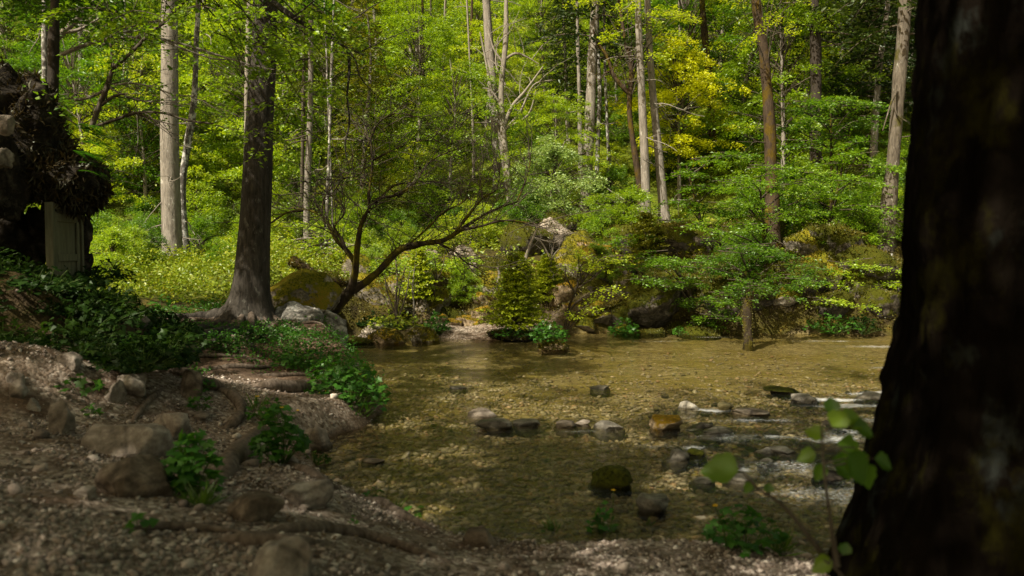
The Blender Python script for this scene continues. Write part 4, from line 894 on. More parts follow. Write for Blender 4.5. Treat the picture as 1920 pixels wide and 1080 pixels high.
layered('hazel_bush', 'upper layered bright green bush right of the rust brown trunk', (1560, 480), [(1520,190),(1570,185),(1610,200),(1490,205),(1540,225),(1600,235),(1480,240),(1640,220,.2,.7),(1560,255),(1500,270),(1620,260)], 19, 420, 1.1, .6, .075, seed=1)
layered('hazel_bush', 'middle layered bright bush between rust brown trunk and leaning grey trunk', (1540, 540), [(1610,285),(1570,300),(1640,310),(1540,330),(1600,335),(1500,350,.2),(1570,365),(1640,350),(1620,390),(1560,400),(1600,430),(1640,440),(1540,440),(1500,400)], 18, 420, 1., .5, .07, seed=2)
layered('hazel_bush', 'bright layered bush crossing in front of the rust brown trunk', (1440, 600), [(1440,318),(1400,335),(1480,325),(1510,345),(1380,350),(1450,355),(1530,365),(1410,380),(1370,375),(1490,400),(1390,420),(1430,410),(1350,440),(1310,420)], 16.8, 440, .9, .45, .062, seed=3)
layered('hazel_bush', 'low layered bush hanging over the water around the mossy standing stump', (1410, 620), [(1370,470),(1420,465),(1460,480),(1330,480),(1490,495),(1400,500),(1350,510),(1450,520),(1390,470,-1.2),(1430,530),(1500,520),(1380,540),(1320,500),(1395,528,-1.5,.8),(1440,540,-1.4,.6),(1350,545,-1.3,.7),(1410,548,-1.6,.4)], 16, 460, .85, .42, .058, seed=4)
layered('hazel_bush', 'drooping layered bush left of the mossy standing stump', (1300, 600), [(1250,488),(1220,500),(1280,495),(1200,525),(1250,525),(1290,530),(1320,560),(1280,570),(1340,590),(1310,600,.2),(1350,560),(1220,480),(1180,500,.3,.8)], 16.3, 420, .8, .4, .058, seed=5)
layered('hazel_bush', 'layered bush reaching out left of the leaning grey trunk', (1600, 600), [(1560,505),(1600,490),(1640,500),(1530,525),(1580,530),(1620,545),(1660,530),(1550,560),(1680,510),(1640,575),(1500,560,.3)], 16.6, 420, .85, .42, .058, seed=6)
layered('hazel_bush', 'dense green bush high between the twin pale trunks and rust brown trunk', (1330, 520), [(1330,300),(1290,320),(1370,290),(1310,350),(1360,340),(1280,380),(1330,390),(1260,420),(1300,440),(1250,450),(1350,400),(1200,440),(1170,450),(1220,460)], 20, 420, 1.1, .6, .08, 'leaf_green', seed=7)
layered('maple_sapling', 'sparse bright sapling leaning over the water right of the young fir', (1052, 625), [(1130,548,-.2,.55),(1105,555,-.2,.4),(1150,540,-.2,.4),(1120,500,0,.6),(1095,490,.2,.55),(1140,490,.1,.5),(1070,585,-.2,.5),(1110,580,-.3,.45),(1085,480,.2,.6),(1160,480,.2,.5),(1060,500,.2,.5)], 14.6, 420, .7, .4, .055, 'leaf_lime', seed=8, wt=7)
layered('hazel_bush', 'bright bush on the rocks behind the left mossy islet', (760, 560), [(760,500),(800,495),(730,490),(830,490),(780,470),(810,520,.2,.7),(850,500),(700,500),(740,520,.3,.7),(870,480)], 17.6, 300, .8, .45, .07, seed=9, wt=6)
layered('hazel_bush', 'bright bush on the bank between the dark spruce and leaning mossy tree', (620, 540), [(560,420),(600,440),(640,430),(540,450),(590,470),(630,480),(670,470),(560,490,.3)], 18.5, 300, .9, .5, .075, 'leaf_lime', seed=10, wt=6)

# mossy standing stump in the water
b = onwater(1402, 645); b[2] = -.1; P = np.array([[0, 0, -.1], [.0, 0, .3], [-.02, .02, .7], [.03, .05, .95], [.06, .12, 1.08]])
mb = MB(); tube(mb, catmull(P, 8), [.10, .085, .08, .08, .05], 16, .03, 6, 4); o = mb.build('standing_stump', M['bark_moss'], None, loc=tuple(b)); k = rs.randint(0, len(mb.V[0]), 900); Pm = mb.V[0][k]; lm = MB(); leaves(lm, Pm, rs.normal(0, 1, Pm.shape), .03, rs, .4, Pm * [3, 3, 0] + rs.normal(0, .4, Pm.shape)); lm.build('moss', M['mossfuzz'], o, smooth=False)
tag(o, 'mossy upright stump standing in the water under the low bushes', 'stump')

# --- young fir and the islets
def fir(label, px, py, top, Y, wpx, seed, mat='needle_fir', name='young_fir', group=None, n=120):
    rg = np.random.RandomState(seed); b = W(px, py, Y); H = (py - top) / FPX * Y; Rr = wpx / FPX * Y / 2; root = thing(name, b, label, 'tree', group)
    mb = MB(); tw = MB(); tr = MB(); tube(tr, [[0, 0, 0], [0, 0, H * .6], [0, 0, H]], [.03, .015, .004], 6); tr.build('trunk', M['twig'], root)
    for i in range(n):
        t = (i / n) ** .9; a = i * 2.399 + rg.uniform(-.3, .3); l_ = Rr * 1.15 * (1.04 - t) ** .75 * rg.uniform(.7, 1.15) + .05
        conifer_spray(mb, tw, np.array([0, 0, H * (.06 + .92 * t)]), np.array([math.cos(a), math.sin(a), .35 + .8 * t]), l_, rg, .06, .3, 26, .028)
    mb.build('needles', M[mat], root, smooth=False); tw.build('boughs', M['twig'], root); return root
fir('bushy bright green young fir at the far edge of the pond', 968, 628, 475, 15.3, 132, 1)
fir('small olive fir growing on the left mossy islet', 785, 570, 470, 16.4, 70, 3, n=50)
fir('little fir on the bank right of the bushy young fir', 1025, 570, 480, 17.6, 80, 4, n=50)
fir('small dark fir on the rocks below the twin pale trunks', 1210, 520, 400, 19, 110, 5, 'needle_olive', n=60)

def islet(label, px, py, wpx, hpx, mats, seed):
    p = onwater(px, py); root = thing('islet', p, label, 'islet'); w = wpx / FPX * p[1] / 2; h = hpx / FPX * p[1]
    V, F = rockV(5, seed, .35); V = V * np.array([w, w * .55, h]); V[:, 2] = np.maximum(V[:, 2], -.10); V += (fbm(V * 9, 3, 2) * .03)[:, None] * V / np.maximum(np.linalg.norm(V, axis=1), .1)[:, None]
    mb = MB(); mb.add(V, F); mb.build('base', M[mats], root)
    rg = np.random.RandomState(seed); mb = MB(); n = 2600; k = rg.randint(0, len(V), n); P = V[k] * 1.0; ok = P[:, 2] > .05 * h; P = P[ok]; leaves(mb, P, rg.normal(0, 1, P.shape), .045, rg, .35, P / np.array([w, w, h]) + rg.normal(0, .5, P.shape) + [0, 0, .4]); mb.build('moss', M['mossfuzz'], root, smooth=False)
    return root, w, h, p
islet('left mossy islet with orange moss rim and shrubs', 728, 643, 104, 40, 'rock_orange', 81)
islet('smaller mossy islet with a pale rock face', 792, 640, 64, 30, 'rock_mossy', 82)
islet('dark earth foot under the young fir', 965, 637, 92, 26, 'rock_dark', 83)
islet('tiny leafy islet standing alone in the pond', 1030, 656, 66, 18, 'rock_orange', 84)

# ------------------------------------------------------------------ herbs
def lobed(mb, P, N, U, s, rg, lobes=5, m=0):
    """palmate leaves, one fan of quads each"""
    n = len(P); N = N / np.linalg.norm(N, axis=1)[:, None]; U = U - N * np.sum(U * N, 1)[:, None]; U /= np.linalg.norm(U, axis=1)[:, None]; B = np.cross(N, U)
    k = lobes * 2; th = np.linspace(-2.6, 2.6, k + 1); rad = np.where(np.arange(k + 1) % 2, 1., .62) * (1 - .12 * np.abs(th) / 2.6); rad[0] *= .8; rad[-1] *= .8
    ring = P[:, None] + (U[:, None] * (np.cos(th) * rad)[None, :, None] + B[:, None] * (np.sin(th) * rad)[None, :, None]) * s[:, None, None] - N[:, None] * (s * .22)[:, None, None] * (np.abs(np.sin(th)) * rad)[None, :, None] * rg.uniform(.2, 1.6, (n, 1, 1))
    V = np.concatenate([P[:, None], ring], 1).reshape(-1, 3); st = k + 2
    F = np.stack([np.zeros(k, int), np.arange(1, k + 1), np.arange(2, k + 2)], 1)
    mb.add(V, (F[None] + (np.arange(n) * st)[:, None, None]).reshape(-1, 3), m=m)
def herb_mesh(n, H, Rr, ls, rg, lobes=5):
    mb = MB(); st = MB(); a = rg.uniform(0, 6.28, n); r = Rr * np.sqrt(rg.rand(n)); z = H * (1 - .55 * (r / Rr) ** 2) * rg.uniform(.35, 1.05, n)
    P = np.stack([r * np.cos(a), r * np.sin(a), z], 1); s_ = ls * rg.uniform(.55, 1.15, n); U = np.stack([np.cos(a), np.sin(a), rg.uniform(-.5, .1, n)], 1) + rg.normal(0, .3, (n, 3))
    lobed(mb, P, np.array([0, 0, 1.]) + rg.normal(0, .38, (n, 3)) + U * .3, U, s_, rg, lobes)
    for i in range(n):
        if i % 2 == 0: tube(st, catmull([P[i] * [.15, .15, 0], P[i] * [.6, .6, .65], P[i]], 3), [.003, .0018], 3, cap=False)
    return mb, st
def flowers(mb, st, P, s, rg, base=None):
    for p in P:
        p = np.asarray(p, float); a = np.arange(5) / 5 * 6.283; U = np.stack([np.cos(a), np.sin(a), np.full(5, .45)], 1); leaves(mb, np.repeat(p[None], 5, 0), np.tile([0, 0, 1.], (5, 1)) - U * .3, s, rg, .9, U, .1)
        q = np.array([p[0] * .6, p[1] * .6, 0]) if base is None else base; tube(st, catmull([q, (p + q) / 2 + [.01, 0, .03], p], 4), [.003, .002], 3, cap=False)
def herb(px, py, wpx, hpx, Y, label, n=60, ls=.045, seed=1, mat='herb', fl=0, name='herb_clump', z=None, group='leafy herb clumps on the banks', lobes=5, white=False, fpos=None):
    rg = np.random.RandomState(seed); b = W(px, py, Y); b[2] = gz(b[0], b[1]) - .02 if z is None else z
    if z is None and Y < 12.5 and px > 0: b = hit(px, py); b[2] -= .02; Y = b[1]
    s_ = Y / FPX; root = thing(name, b, label, 'plant', group); mb, st = herb_mesh(n, hpx * s_, wpx * s_ / 2, ls, rg, lobes)
    mb.build('leaves', M[mat], root, smooth=False); fm = MB()
    if fl:
        Pf = [(rg.uniform(-.5, .5) * wpx * s_, rg.uniform(-.5, .2) * wpx * s_ * .6, hpx * s_ * rg.uniform(.85, 1.2)) for _ in range(fl)]
        for q in Pf: one = MB(); flowers(one, st, [q], .016 if not white else .014, rg); one.build('flower', M['petal_white' if white else 'petal'], root, smooth=False)
    if fpos:
        for (fx, fy) in fpos: q = W(fx, fy, Y - .15) - b; one = MB(); flowers(one, st, [q], .018, rg); one.build('flower', M['petal'], root, smooth=False)
    st.build('stems', M['grass'], root); return root
herb(650, 815, 170, 95, 8.1, 'large marsh marigold clump overhanging the water with yellow flowers', 420, .05, 1, fpos=[(600,737),(612,734),(568,771),(573,762),(526,741)], z=.02)
herb(640, 722, 130, 62, 9.3, 'marigold patch behind the large clump with tiny yellow flowers', 300, .04, 2, fpos=[(675,702),(688,703),(697,713),(683,706)])
herb(560, 690, 110, 50, 9.8, 'herb patch between spruce roots and marigold clump', 160, .04, 3, fpos=[(541,674),(546,662),(505,674)])
herb(525, 870, 100, 120, 6.2, 'bright lobed herb clump hanging beside the thick gnarled root', 150, .05, 4, fpos=[(528,765),(482,744)])
herb(500, 790, 70, 50, 6.9, 'loose herbs with a yellow flower above the gnarled root', 60, .04, 5, fpos=[(558,770)])
herb(360, 930, 110, 130, 4.8, 'tall soft leafy clump in the middle of the gravel path', 120, .05, 6)
herb(262, 1000, 60, 55, 3.8, 'two broad heart shaped leaves on the near path', 7, .05, 7, lobes=3)
herb(1128, 1003, 50, 70, 4.55, 'single upright plant with jagged leaves on the gravel rim', 22, .045, 8, fpos=[(1150,920)])
herb(1400, 1030, 140, 95, 4.5, 'marsh marigold with one yellow flower head by the big trunk', 90, .048, 9, fpos=[(1341,948),(1340,950)])
herb(1030, 1000, 44, 26, 4.7, 'small sparse weed at the gravel edge', 8, .02, 10, name='weed')
herb(690, 935, 80, 20, 5.6, 'low leaves along the waterline left of the shallow bay', 18, .035, 11)
herb(765, 965, 60, 24, 5.1, 'broad leaf pair beside the waterline root', 6, .06, 12, lobes=3)
herb(655, 975, 50, 10, 4.7, 'flat weed leaves on the gravel by the pale boulder', 7, .035, 13)
herb(1030, 652, 74, 44, 13.6, 'glossy leafy herb topping the tiny pond islet', 260, .05, 14, z=.1)
herb(820, 632, 50, 42, 15.6, 'glossy green herb beside the smaller mossy islet', 160, .05, 15, z=.05)
herb(960, 634, 90, 26, 15.0, 'leafy fringe at the foot of the young fir', 160, .045, 16, z=.05)
herb(1170, 622, 60, 40, 16.2, 'blue green herb on the far bank left of the dark bushes', 160, .06, 17, 'herb')
herb(1560, 632, 110, 40, 16.0, 'pale green herbs at the far waterline below the bushes', 260, .05, 18, z=.02)
herb(1620, 630, 60, 40, 15.9, 'dark green fern like herb at the far waterline near the leaning trunk', 120, .05, 19, 'herb_dark', z=.02)
herb(1275, 628, 30, 20, 15.7, 'tiny sprout clump at the foot of the dark far bank', 50, .035, 20, z=.02)
herb(745, 612, 110, 36, 15.5, 'olive grassy tuft on top of the left mossy islet', 240, .05, 21, 'cover', z=.15)
herb(700, 615, 60, 36, 16.0, 'dark green fern on the bank beside the left mossy islet', 120, .06, 22, 'herb_dark', z=.1)
herb(370, 735, 60, 44, 7.1, 'herbs growing under the snaking root', 40, .035, 23)
herb(375, 775, 40, 50, 6.6, 'upright leaves between the snaking and bent roots', 20, .045, 24)
herb(150, 740, 90, 44, 6.2, 'broad leaves lit on the dark left bank', 24, .06, 25, 'herb')
herb(300, 600, 60, 60, 10.6, 'herb clump left of the spruce roots', 50, .05, 26, fpos=[(297,618)])
herb(300, 660, 100, 50, 9.3, 'low herbs between bank and spruce roots with one flower', 120, .05, 27, fpos=[(357,671)])
herb(170, 780, 40, 26, 6, 'small bright herb at the foot of the left bank', 20, .03, 28)
herb(470, 640, 60, 30, 10.4, 'herbs tucked under the dark spruce roots', 60, .04, 29, 'herb_dark')
herb(420, 660, 60, 30, 9.8, 'ivy like leaves hanging below the spruce roots', 80, .035, 30, 'herb_dark')
herb(590, 870, 60, 30, 6.5, 'trailing green at the waterline below the angular rock', 50, .03, 31, 'herb_dark')
herb(503, 595, 22, 26, 11.2, 'cluster of pale white flowers at the right foot of the dark spruce', 10, .03, 32, fl=9, white=True)
# dark leafy bank on the left
rgb = np.random.RandomState(12)
pr = []
for k_ in range(3):
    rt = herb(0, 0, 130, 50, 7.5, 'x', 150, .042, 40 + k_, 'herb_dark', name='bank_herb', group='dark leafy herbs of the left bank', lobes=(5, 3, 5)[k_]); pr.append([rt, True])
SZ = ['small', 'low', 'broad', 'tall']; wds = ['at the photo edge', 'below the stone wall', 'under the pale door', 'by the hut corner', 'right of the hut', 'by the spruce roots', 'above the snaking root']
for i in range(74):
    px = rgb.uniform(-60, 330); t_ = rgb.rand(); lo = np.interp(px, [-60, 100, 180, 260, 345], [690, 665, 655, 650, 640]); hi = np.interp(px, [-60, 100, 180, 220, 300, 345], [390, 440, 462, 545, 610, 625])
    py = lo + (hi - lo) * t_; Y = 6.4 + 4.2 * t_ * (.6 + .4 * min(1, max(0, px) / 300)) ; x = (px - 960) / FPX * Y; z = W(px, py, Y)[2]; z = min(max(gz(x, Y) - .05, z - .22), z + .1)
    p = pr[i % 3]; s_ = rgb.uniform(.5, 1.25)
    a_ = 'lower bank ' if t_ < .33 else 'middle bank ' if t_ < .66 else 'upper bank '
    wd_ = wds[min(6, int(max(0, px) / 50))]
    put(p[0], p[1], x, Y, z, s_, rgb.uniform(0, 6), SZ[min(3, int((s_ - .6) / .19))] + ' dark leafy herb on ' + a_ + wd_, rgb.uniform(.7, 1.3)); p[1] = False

# foreground twig with blurred leaves
def blurtwig(label, pts, Y, leaf_at, seed):
    b = W(*pts[0], Y); root = thing('leafy_shoot', b, label, 'plant'); mb = MB(); P = catmull([W(q[0], q[1], Y) for q in pts], 8) - b; tube(mb, P, [.012, .006, .003], 8, .001); 
    rg = np.random.RandomState(seed); lm = MB()
    for (px, py, s, ang, dy) in leaf_at:
        p = W(px, py, Y + dy) - b; i = int(np.argmin(np.linalg.norm(P - p, axis=1))); tube(mb, catmull([P[i], (P[i] + p) / 2 + [0, 0, .01], p], 4), [.003, .002], 4, cap=False)
        # an ovate leaf made of rows, cupped along its midrib
        u = np.array([math.cos(ang), .25, math.sin(ang)]); u = unit(u); nn = unit(np.array([0, -1, .55]) - u * np.dot(u, [0, -1, .55])); bb = np.cross(nn, u)
        s *= .74; rows = 9; t = np.linspace(0, 1, rows); w_ = s * .42 * np.sin(np.pi * t ** .75) ** .8 * (1 + .12 * np.cos(t * 30)); w_[0] = w_[-1] = .001
        V = []
        for tt, ww in zip(t, w_):
            c_ = p + u * s * tt - np.array([0, 0, .25 * s * tt * tt]); V += [c_ - bb * ww + nn * ww * .35, c_ - bb * ww * .5 + nn * ww * .08, c_, c_ + bb * ww * .5 + nn * ww * .08, c_ + bb * ww + nn * ww * .35]
        i_ = np.arange(rows - 1)[:, None] * 5; j_ = np.arange(4)[None]; lm.add(V, np.stack([i_+j_, i_+j_+1, i_+5+j_+1, i_+5+j_], -1).reshape(-1, 4))
        one = lm; 
        one.build('leaf', M['leaf_green'], root); lm = MB()
    mb.build('stem', M['twig'], root)
blurtwig('blurred upright shoot with several broad leaves before the big trunk', [(1570,1062), (1562,1010), (1555,960), (1545,880), (1540,800)], 2.45, [(1560,800,.11,.9,0),(1545,820,.09,2.6,0),(1570,830,.14,-.5,.02),(1590,850,.14,-.9,-.05),(1575,790,.12,.15,.05),(1620,870,.10,-1.2,0),(1545,870,.07,-2.,0),(1600,800,.10,-.2,.04),(1560,775,.09,1.6,.03),(1605,840,.12,-1.5,.02),(1640,860,.09,-.3,.0),(1530,850,.08,3.4,.02),(1560,860,.12,-.6,.06)], 1)
blurtwig('blurred arching shoot with one big leaf at its tip', [(1560,1062), (1520,1010), (1470,950), (1420,915), (1388,880)], 2.6, [(1385,882,.17,3.0,0),(1440,925,.06,1.4,.03),(1410,905,.05,-2.2,0)], 2)
blurtwig('short low shoot with a leaf at the bottom by the big trunk', [(1590,1100), (1570,1070), (1545,1050)], 2.5, [(1560,1050,.09,3.6,0),(1580,1040,.07,1.2,0)], 3)

# grass tufts
def tuft(px, py, Y, hpx, label, n=60, seed=1, z=None):
    rg = np.random.RandomState(seed); b = W(px, py, Y) if z is not None else hit(px, py); b[2] = b[2] if z is None else z; Y = b[1]; H = hpx / FPX * Y; mb = MB(); a = rg.uniform(0, 6.28, n); d = np.stack([np.cos(a) * .5, np.sin(a) * .5, np.ones(n)], 1)
    leaves(mb, np.stack([np.cos(a), np.sin(a), a * 0], 1) * rg.uniform(0, H * .25, (n, 1)), rg.normal(0, 1, (n, 3)), H * rg.uniform(.5, 1.1, n), rg, .07, d + rg.normal(0, .15, (n, 3)), .05)
    tag(mb.build('grass_tuft', M['grass'], smooth=False, loc=tuple(b)), label, 'grass', 'grass tufts on the near bank')
tuft(375, 950, 4.8, 56, 'tall grass tuft under the leafy clump on the path', 70, 1); tuft(1040, 1000, 4.7, 36, 'short grass tuft on the gravel rim left of the upright plant', 40, 2); tuft(540, 668, 10, 34, 'long thin grass by the spruce roots', 40, 3)
tuft(1215, 990, 4.7, 22, 'low grass blades right of the upright jagged plant', 30, 4); tuft(660, 810, 7.9, 70, 'dry grass blades hanging below the marigold clump', 60, 5, .0); tuft(480, 770, 7.2, 40, 'fresh blades beside the bent root', 30, 6); tuft(740, 960, 5.0, 34, 'grass blades behind the broad leaf pair', 30, 7); tuft(1460, 1040, 4.3, 60, 'thin grass behind the marigold near the big trunk', 40, 8)

# ------------------------------------------------------------------ waterfall, mossy log, rock face
M['fallwater'] = newmat('falling_water')[0]; nt = M['fallwater'].node_tree
n1 = noise(nt, worldpos(nt, (14, 14, 2.5)), 2.2, 5, .7); c = ramp(nt, n1, [(.10, .13, .13), (.4, .45, .5), (.85, .9, .95)], [.35, .52, .68]); finish(nt, c, .3, bumpn(nt, n1, .8, .04), .5)
b = W(872, 606, 17.0); P = [W(888, 536, 17.9), W(882, 556, 17.6), W(880, 570, 17.4), W(872, 580, 17.1), W(866, 596, 16.8), W(864, 606, 16.7)]
mb = MB(); Q = catmull(P, 8) - b; V = []; 
for i, q in enumerate(Q):
    t = i / (len(Q) - 1); w_ = .10 + .10 * t + .05 * math.sin(t * 9); V += [q + np.array([s_ * w_, .05 * abs(s_) ** 2, .03 * math.sin(i * 1.3 + s_ * 3)]) for s_ in (-1, -.6, -.2, .2, .6, 1)]
i_ = np.arange(len(Q) - 1)[:, None] * 6; j_ = np.arange(5)[None]; mb.add(V, np.stack([i_+j_, i_+j_+1, i_+6+j_+1, i_+6+j_], -1).reshape(-1, 4))
tag(mb.build('waterfall', M['fallwater'], loc=tuple(b)), 'narrow white cascade trickling down the mossy rocks left of the young fir', 'waterfall')
def moss_log(label, pts, Y, w, seed, mat='bark_rust'):
    b = W(*pts[0], Y); P = catmull([W(q[0], q[1], Y) for q in pts], 8) - b; mb = MB(); tube(mb, P, [x / FPX * Y / 2 for x in w], 12, .04, 5, seed); rg = np.random.RandomState(seed)
    root = thing('mossy_log', b, label, 'log'); mb.build('wood', M[mat], root); k = rg.randint(0, len(mb.V[0]), 1600); Pp = mb.V[0][k]; lm = MB(); leaves(lm, Pp, rg.normal(0, 1, Pp.shape), .05, rg, .35, rg.normal(0, 1, Pp.shape) + [0, 0, .5]); lm.build('moss', M['mossfuzz'], root, smooth=False)
moss_log('fallen log with orange moss lying on the rock right of the dark spruce', [(545,488), (575,505), (600,525), (625,530), (655,533)], 14.2, [15,15,14,13,8], 1)
moss_log('dark log slanting behind the sparse sapling right of the young fir', [(1070,600), (1100,588), (1130,578), (1165,560)], 16.6, [12,14,12,8], 2, 'bark_moss')
M['cliff'] = rockmat('cliff', (.17, .16, .145), (.56, .54, .50), (.03, .028, .008), (.12, .08, .012), .86)
for (px, py, wpx, hpx, Y, lab, seed, mt) in [(552,648,120,82,11.5,'whitish grey rock face above the water right of the dark spruce',91,'cliff'),(612,652,84,84,12.3,'grey rock face behind the trunk of the leaning mossy tree',92,'cliff'),(556,588,150,84,12.2,'brown mossy hump topping the white rock face',93,'rock_mossy'),(600,575,90,44,12.9,'mossy rock under the fallen orange log',94,'rock_mossy')]:
    rock(px, py, wpx, hpx, lab, mt, Y=Y, seed=seed, name='rock_outcrop', sub=5, dep=.8, group='rocks around the leaning tree', sink=.25, cat='rock')

# ------------------------------------------------------------------ mossy hut on the left
b = W(60, 470, 8.5); root = thing('mossy_hut', b, 'dark overgrown stone hut with hanging moss roof and pale door panel', 'hut')
def blob(name, px, py, Y, wpx, hpx, dep, mat, seed, amp=.3, sub=5):
    c_ = W(px, py, Y) - b; V, F = rockV(sub, seed, amp); w_ = wpx / FPX * Y / 2; h_ = hpx / FPX * Y / 2; V = V * np.array([w_, dep, h_]); V = V + V / (np.linalg.norm(V, axis=1)[:, None] + .01) * (fbm(V * 5, 4, seed) * .08)[:, None] + c_; mb = MB(); mb.add(V, F); mb.build(name, M[mat], root); return V
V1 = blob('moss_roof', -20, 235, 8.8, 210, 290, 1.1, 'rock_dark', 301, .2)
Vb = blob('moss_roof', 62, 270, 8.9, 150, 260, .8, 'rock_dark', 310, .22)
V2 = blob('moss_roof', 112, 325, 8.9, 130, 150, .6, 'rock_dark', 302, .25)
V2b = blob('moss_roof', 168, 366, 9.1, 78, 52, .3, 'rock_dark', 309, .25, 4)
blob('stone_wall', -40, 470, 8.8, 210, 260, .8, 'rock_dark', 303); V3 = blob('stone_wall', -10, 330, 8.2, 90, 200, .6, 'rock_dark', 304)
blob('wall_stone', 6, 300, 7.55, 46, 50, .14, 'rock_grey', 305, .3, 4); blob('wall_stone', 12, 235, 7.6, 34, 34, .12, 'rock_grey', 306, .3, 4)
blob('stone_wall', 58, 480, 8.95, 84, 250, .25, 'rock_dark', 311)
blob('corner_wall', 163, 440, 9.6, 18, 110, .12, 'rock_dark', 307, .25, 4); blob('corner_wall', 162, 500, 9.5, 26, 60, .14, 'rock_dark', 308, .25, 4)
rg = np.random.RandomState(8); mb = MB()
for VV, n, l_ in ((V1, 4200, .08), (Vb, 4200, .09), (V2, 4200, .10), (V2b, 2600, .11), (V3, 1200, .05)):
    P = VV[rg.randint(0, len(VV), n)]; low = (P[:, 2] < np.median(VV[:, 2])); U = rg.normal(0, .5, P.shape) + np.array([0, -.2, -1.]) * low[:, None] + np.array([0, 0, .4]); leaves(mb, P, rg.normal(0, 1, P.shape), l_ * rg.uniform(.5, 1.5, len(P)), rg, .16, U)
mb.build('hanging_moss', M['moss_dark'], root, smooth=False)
M['door_wood'] = newmat('door_wood')[0]; nt = M['door_wood'].node_tree; n1 = noise(nt, coords(nt, (8, 8, 1)), 3, 5, .7); c = ramp(nt, n1, [(.07, .07, .045), (.15, .145, .10)], [.3, .7]); finish(nt, c, .8, bumpn(nt, n1, .3, .01))
# the door is turned: its right edge is farther away
A = W(101, 500, 8.55); B_ = W(153, 500, 9.3); top_l = W(95, 388, 8.55)[2]; top_r = W(153, 408, 9.3)[2]; bot = W(120, 560, 9)[2]
dv = unit((B_ - A) * [1, 1, 0]); Wd_ = np.linalg.norm((B_ - A)[:2]); ht = top_l - bot; ang = math.atan2(dv[1], dv[0])
dr = bpy.data.objects.new('door', None); COL.objects.link(dr); dr.parent = root; dr.location = tuple(np.array([A[0], A[1], bot]) - b); dr.rotation_euler = (0, 0, ang)
def dbox(name, *a):
    mb = MB(); mb.add(*boxV(*a)); o = mb.build(name, M['door_wood'], dr, False); bv = o.modifiers.new('b', 'BEVEL'); bv.width = .006; bv.segments = 2
for (n_, x0, x1, y0, y1, z0, z1) in [('panel', .02, Wd_ - .02, .02, .06, 0, ht - .02), ('frame_post', -.05, .02, -.02, .06, 0, ht + .05), ('frame_post', Wd_ - .02, Wd_ + .04, -.02, .06, 0, ht + .01), ('frame_lintel', .021, Wd_ - .021, -.018, .058, ht - .018, ht + .04),
    ('stile', .03, .11, -.003, .019, .02, ht - .05), ('stile', Wd_ - .12, Wd_ - .04, -.003, .019, .02, ht - .05), ('rail', .111, Wd_ - .121, -.003, .019, ht - .15, ht - .06), ('rail', .111, Wd_ - .121, -.003, .019, ht * .42, ht * .42 + .08)]: dbox(n_, x0, x1, y0, y1, z0, z1)
# ferny sprays on the hut's right side
rg = np.random.RandomState(9); root = thing('fern', W(165, 300, 8.6), 'fern fronds sticking out from the right side of the mossy hut', 'plant'); b = np.array(root.location); mb = MB()
for i in range(15):
    p = W(rg.uniform(140, 175), rg.uniform(235, 330), 8.5) - b; d = unit([1, -.3 + rg.normal(0, .3), rg.uniform(-.1, .35)]); L_ = rg.uniform(.25, .5); t = np.linspace(.08, 1, 26)
    sd = unit(np.cross(d, [0, 0, 1.])); base = p + d * (t * L_)[:, None] - np.array([0, 0, 1.]) * (t ** 2 * L_ * .45)[:, None]
    for s_ in (-1, 1): leaves(mb, base, np.tile([0, 0, 1.], (26, 1)), .10 * np.sin(np.pi * np.clip(t, 0, .97)) ** .7 + .01, rg, .22, np.tile(sd * s_ + d * .35, (26, 1)) + rg.normal(0, .05, (26, 3)), .02)
mb.build('fronds', M['herb'], root, smooth=False)

# ------------------------------------------------------------------ hillside wood: copies of a few trees
def proto_tree(name, seed, H, Rr, n, ls, mat, cat='tree', shape='dec', bark='bark_pale', lowf=.2, group=None, stems=1):
    rg = np.random.RandomState(seed); root = thing(name, (0, 0, 0), 'x', cat, group); tr = MB(); mb = MB(); tw = MB()
    S1 = catmull([[0, 0, -.5], [rg.normal(0, .1), 0, H * .3], [rg.normal(0, .25), rg.normal(0, .25), H * .7], [rg.normal(0, .3), 0, H]], 6); tube(tr, S1, [H * .014 + .01, .01], 7, .01); tr.build('trunk', M[bark], root)
    if shape == 'dec':
        for i in range(n):
            t = lowf + (1 - lowf) * rg.rand() ** .85; a = rg.uniform(0, 6.28); env = math.sin(math.pi * min(1, (t - lowf) / (1 - lowf) * .8 + .18)) ** .7; r_ = Rr * env * rg.uniform(.25, 1.08)
            z = H * t; q = np.array([np.interp(z * .8, S1[:, 2], S1[:, c]) for c in range(3)]); d = np.array([math.cos(a), math.sin(a), 0]); T = q + d * r_ + np.array([0, 0, z * .2 + rg.normal(0, .15)])
            tube(tw, catmull([q, (q + T) / 2 + [0, 0, .1], T], 3), [.02, .006], 3, cap=False)
            spray(mb, T - d * .4, unit(d + rg.normal(0, .25, 3) * [1, 1, .3]), Rr * .62, Rr * .32, int(rg.uniform(120, 210)), ls * .8, rg, .18, None, .06, .45)
    else:
        for i in range(n):
            t = lowf + (1 - lowf) * i / n; a = i * 2.4 + rg.uniform(-.4, .4); conifer_spray(mb, tw, np.array([0, 0, H * t]), np.array([math.cos(a), math.sin(a), .1]), Rr * (1.08 - (t - lowf) / (1 - lowf)) ** .8 * rg.uniform(.7, 1.15), rg, ls, .35, 22)
    mb.build('crown', M[mat], root, smooth=False); tw.build('limbs', M['twig'], root); return root
G = 'trees of the wooded hillside'
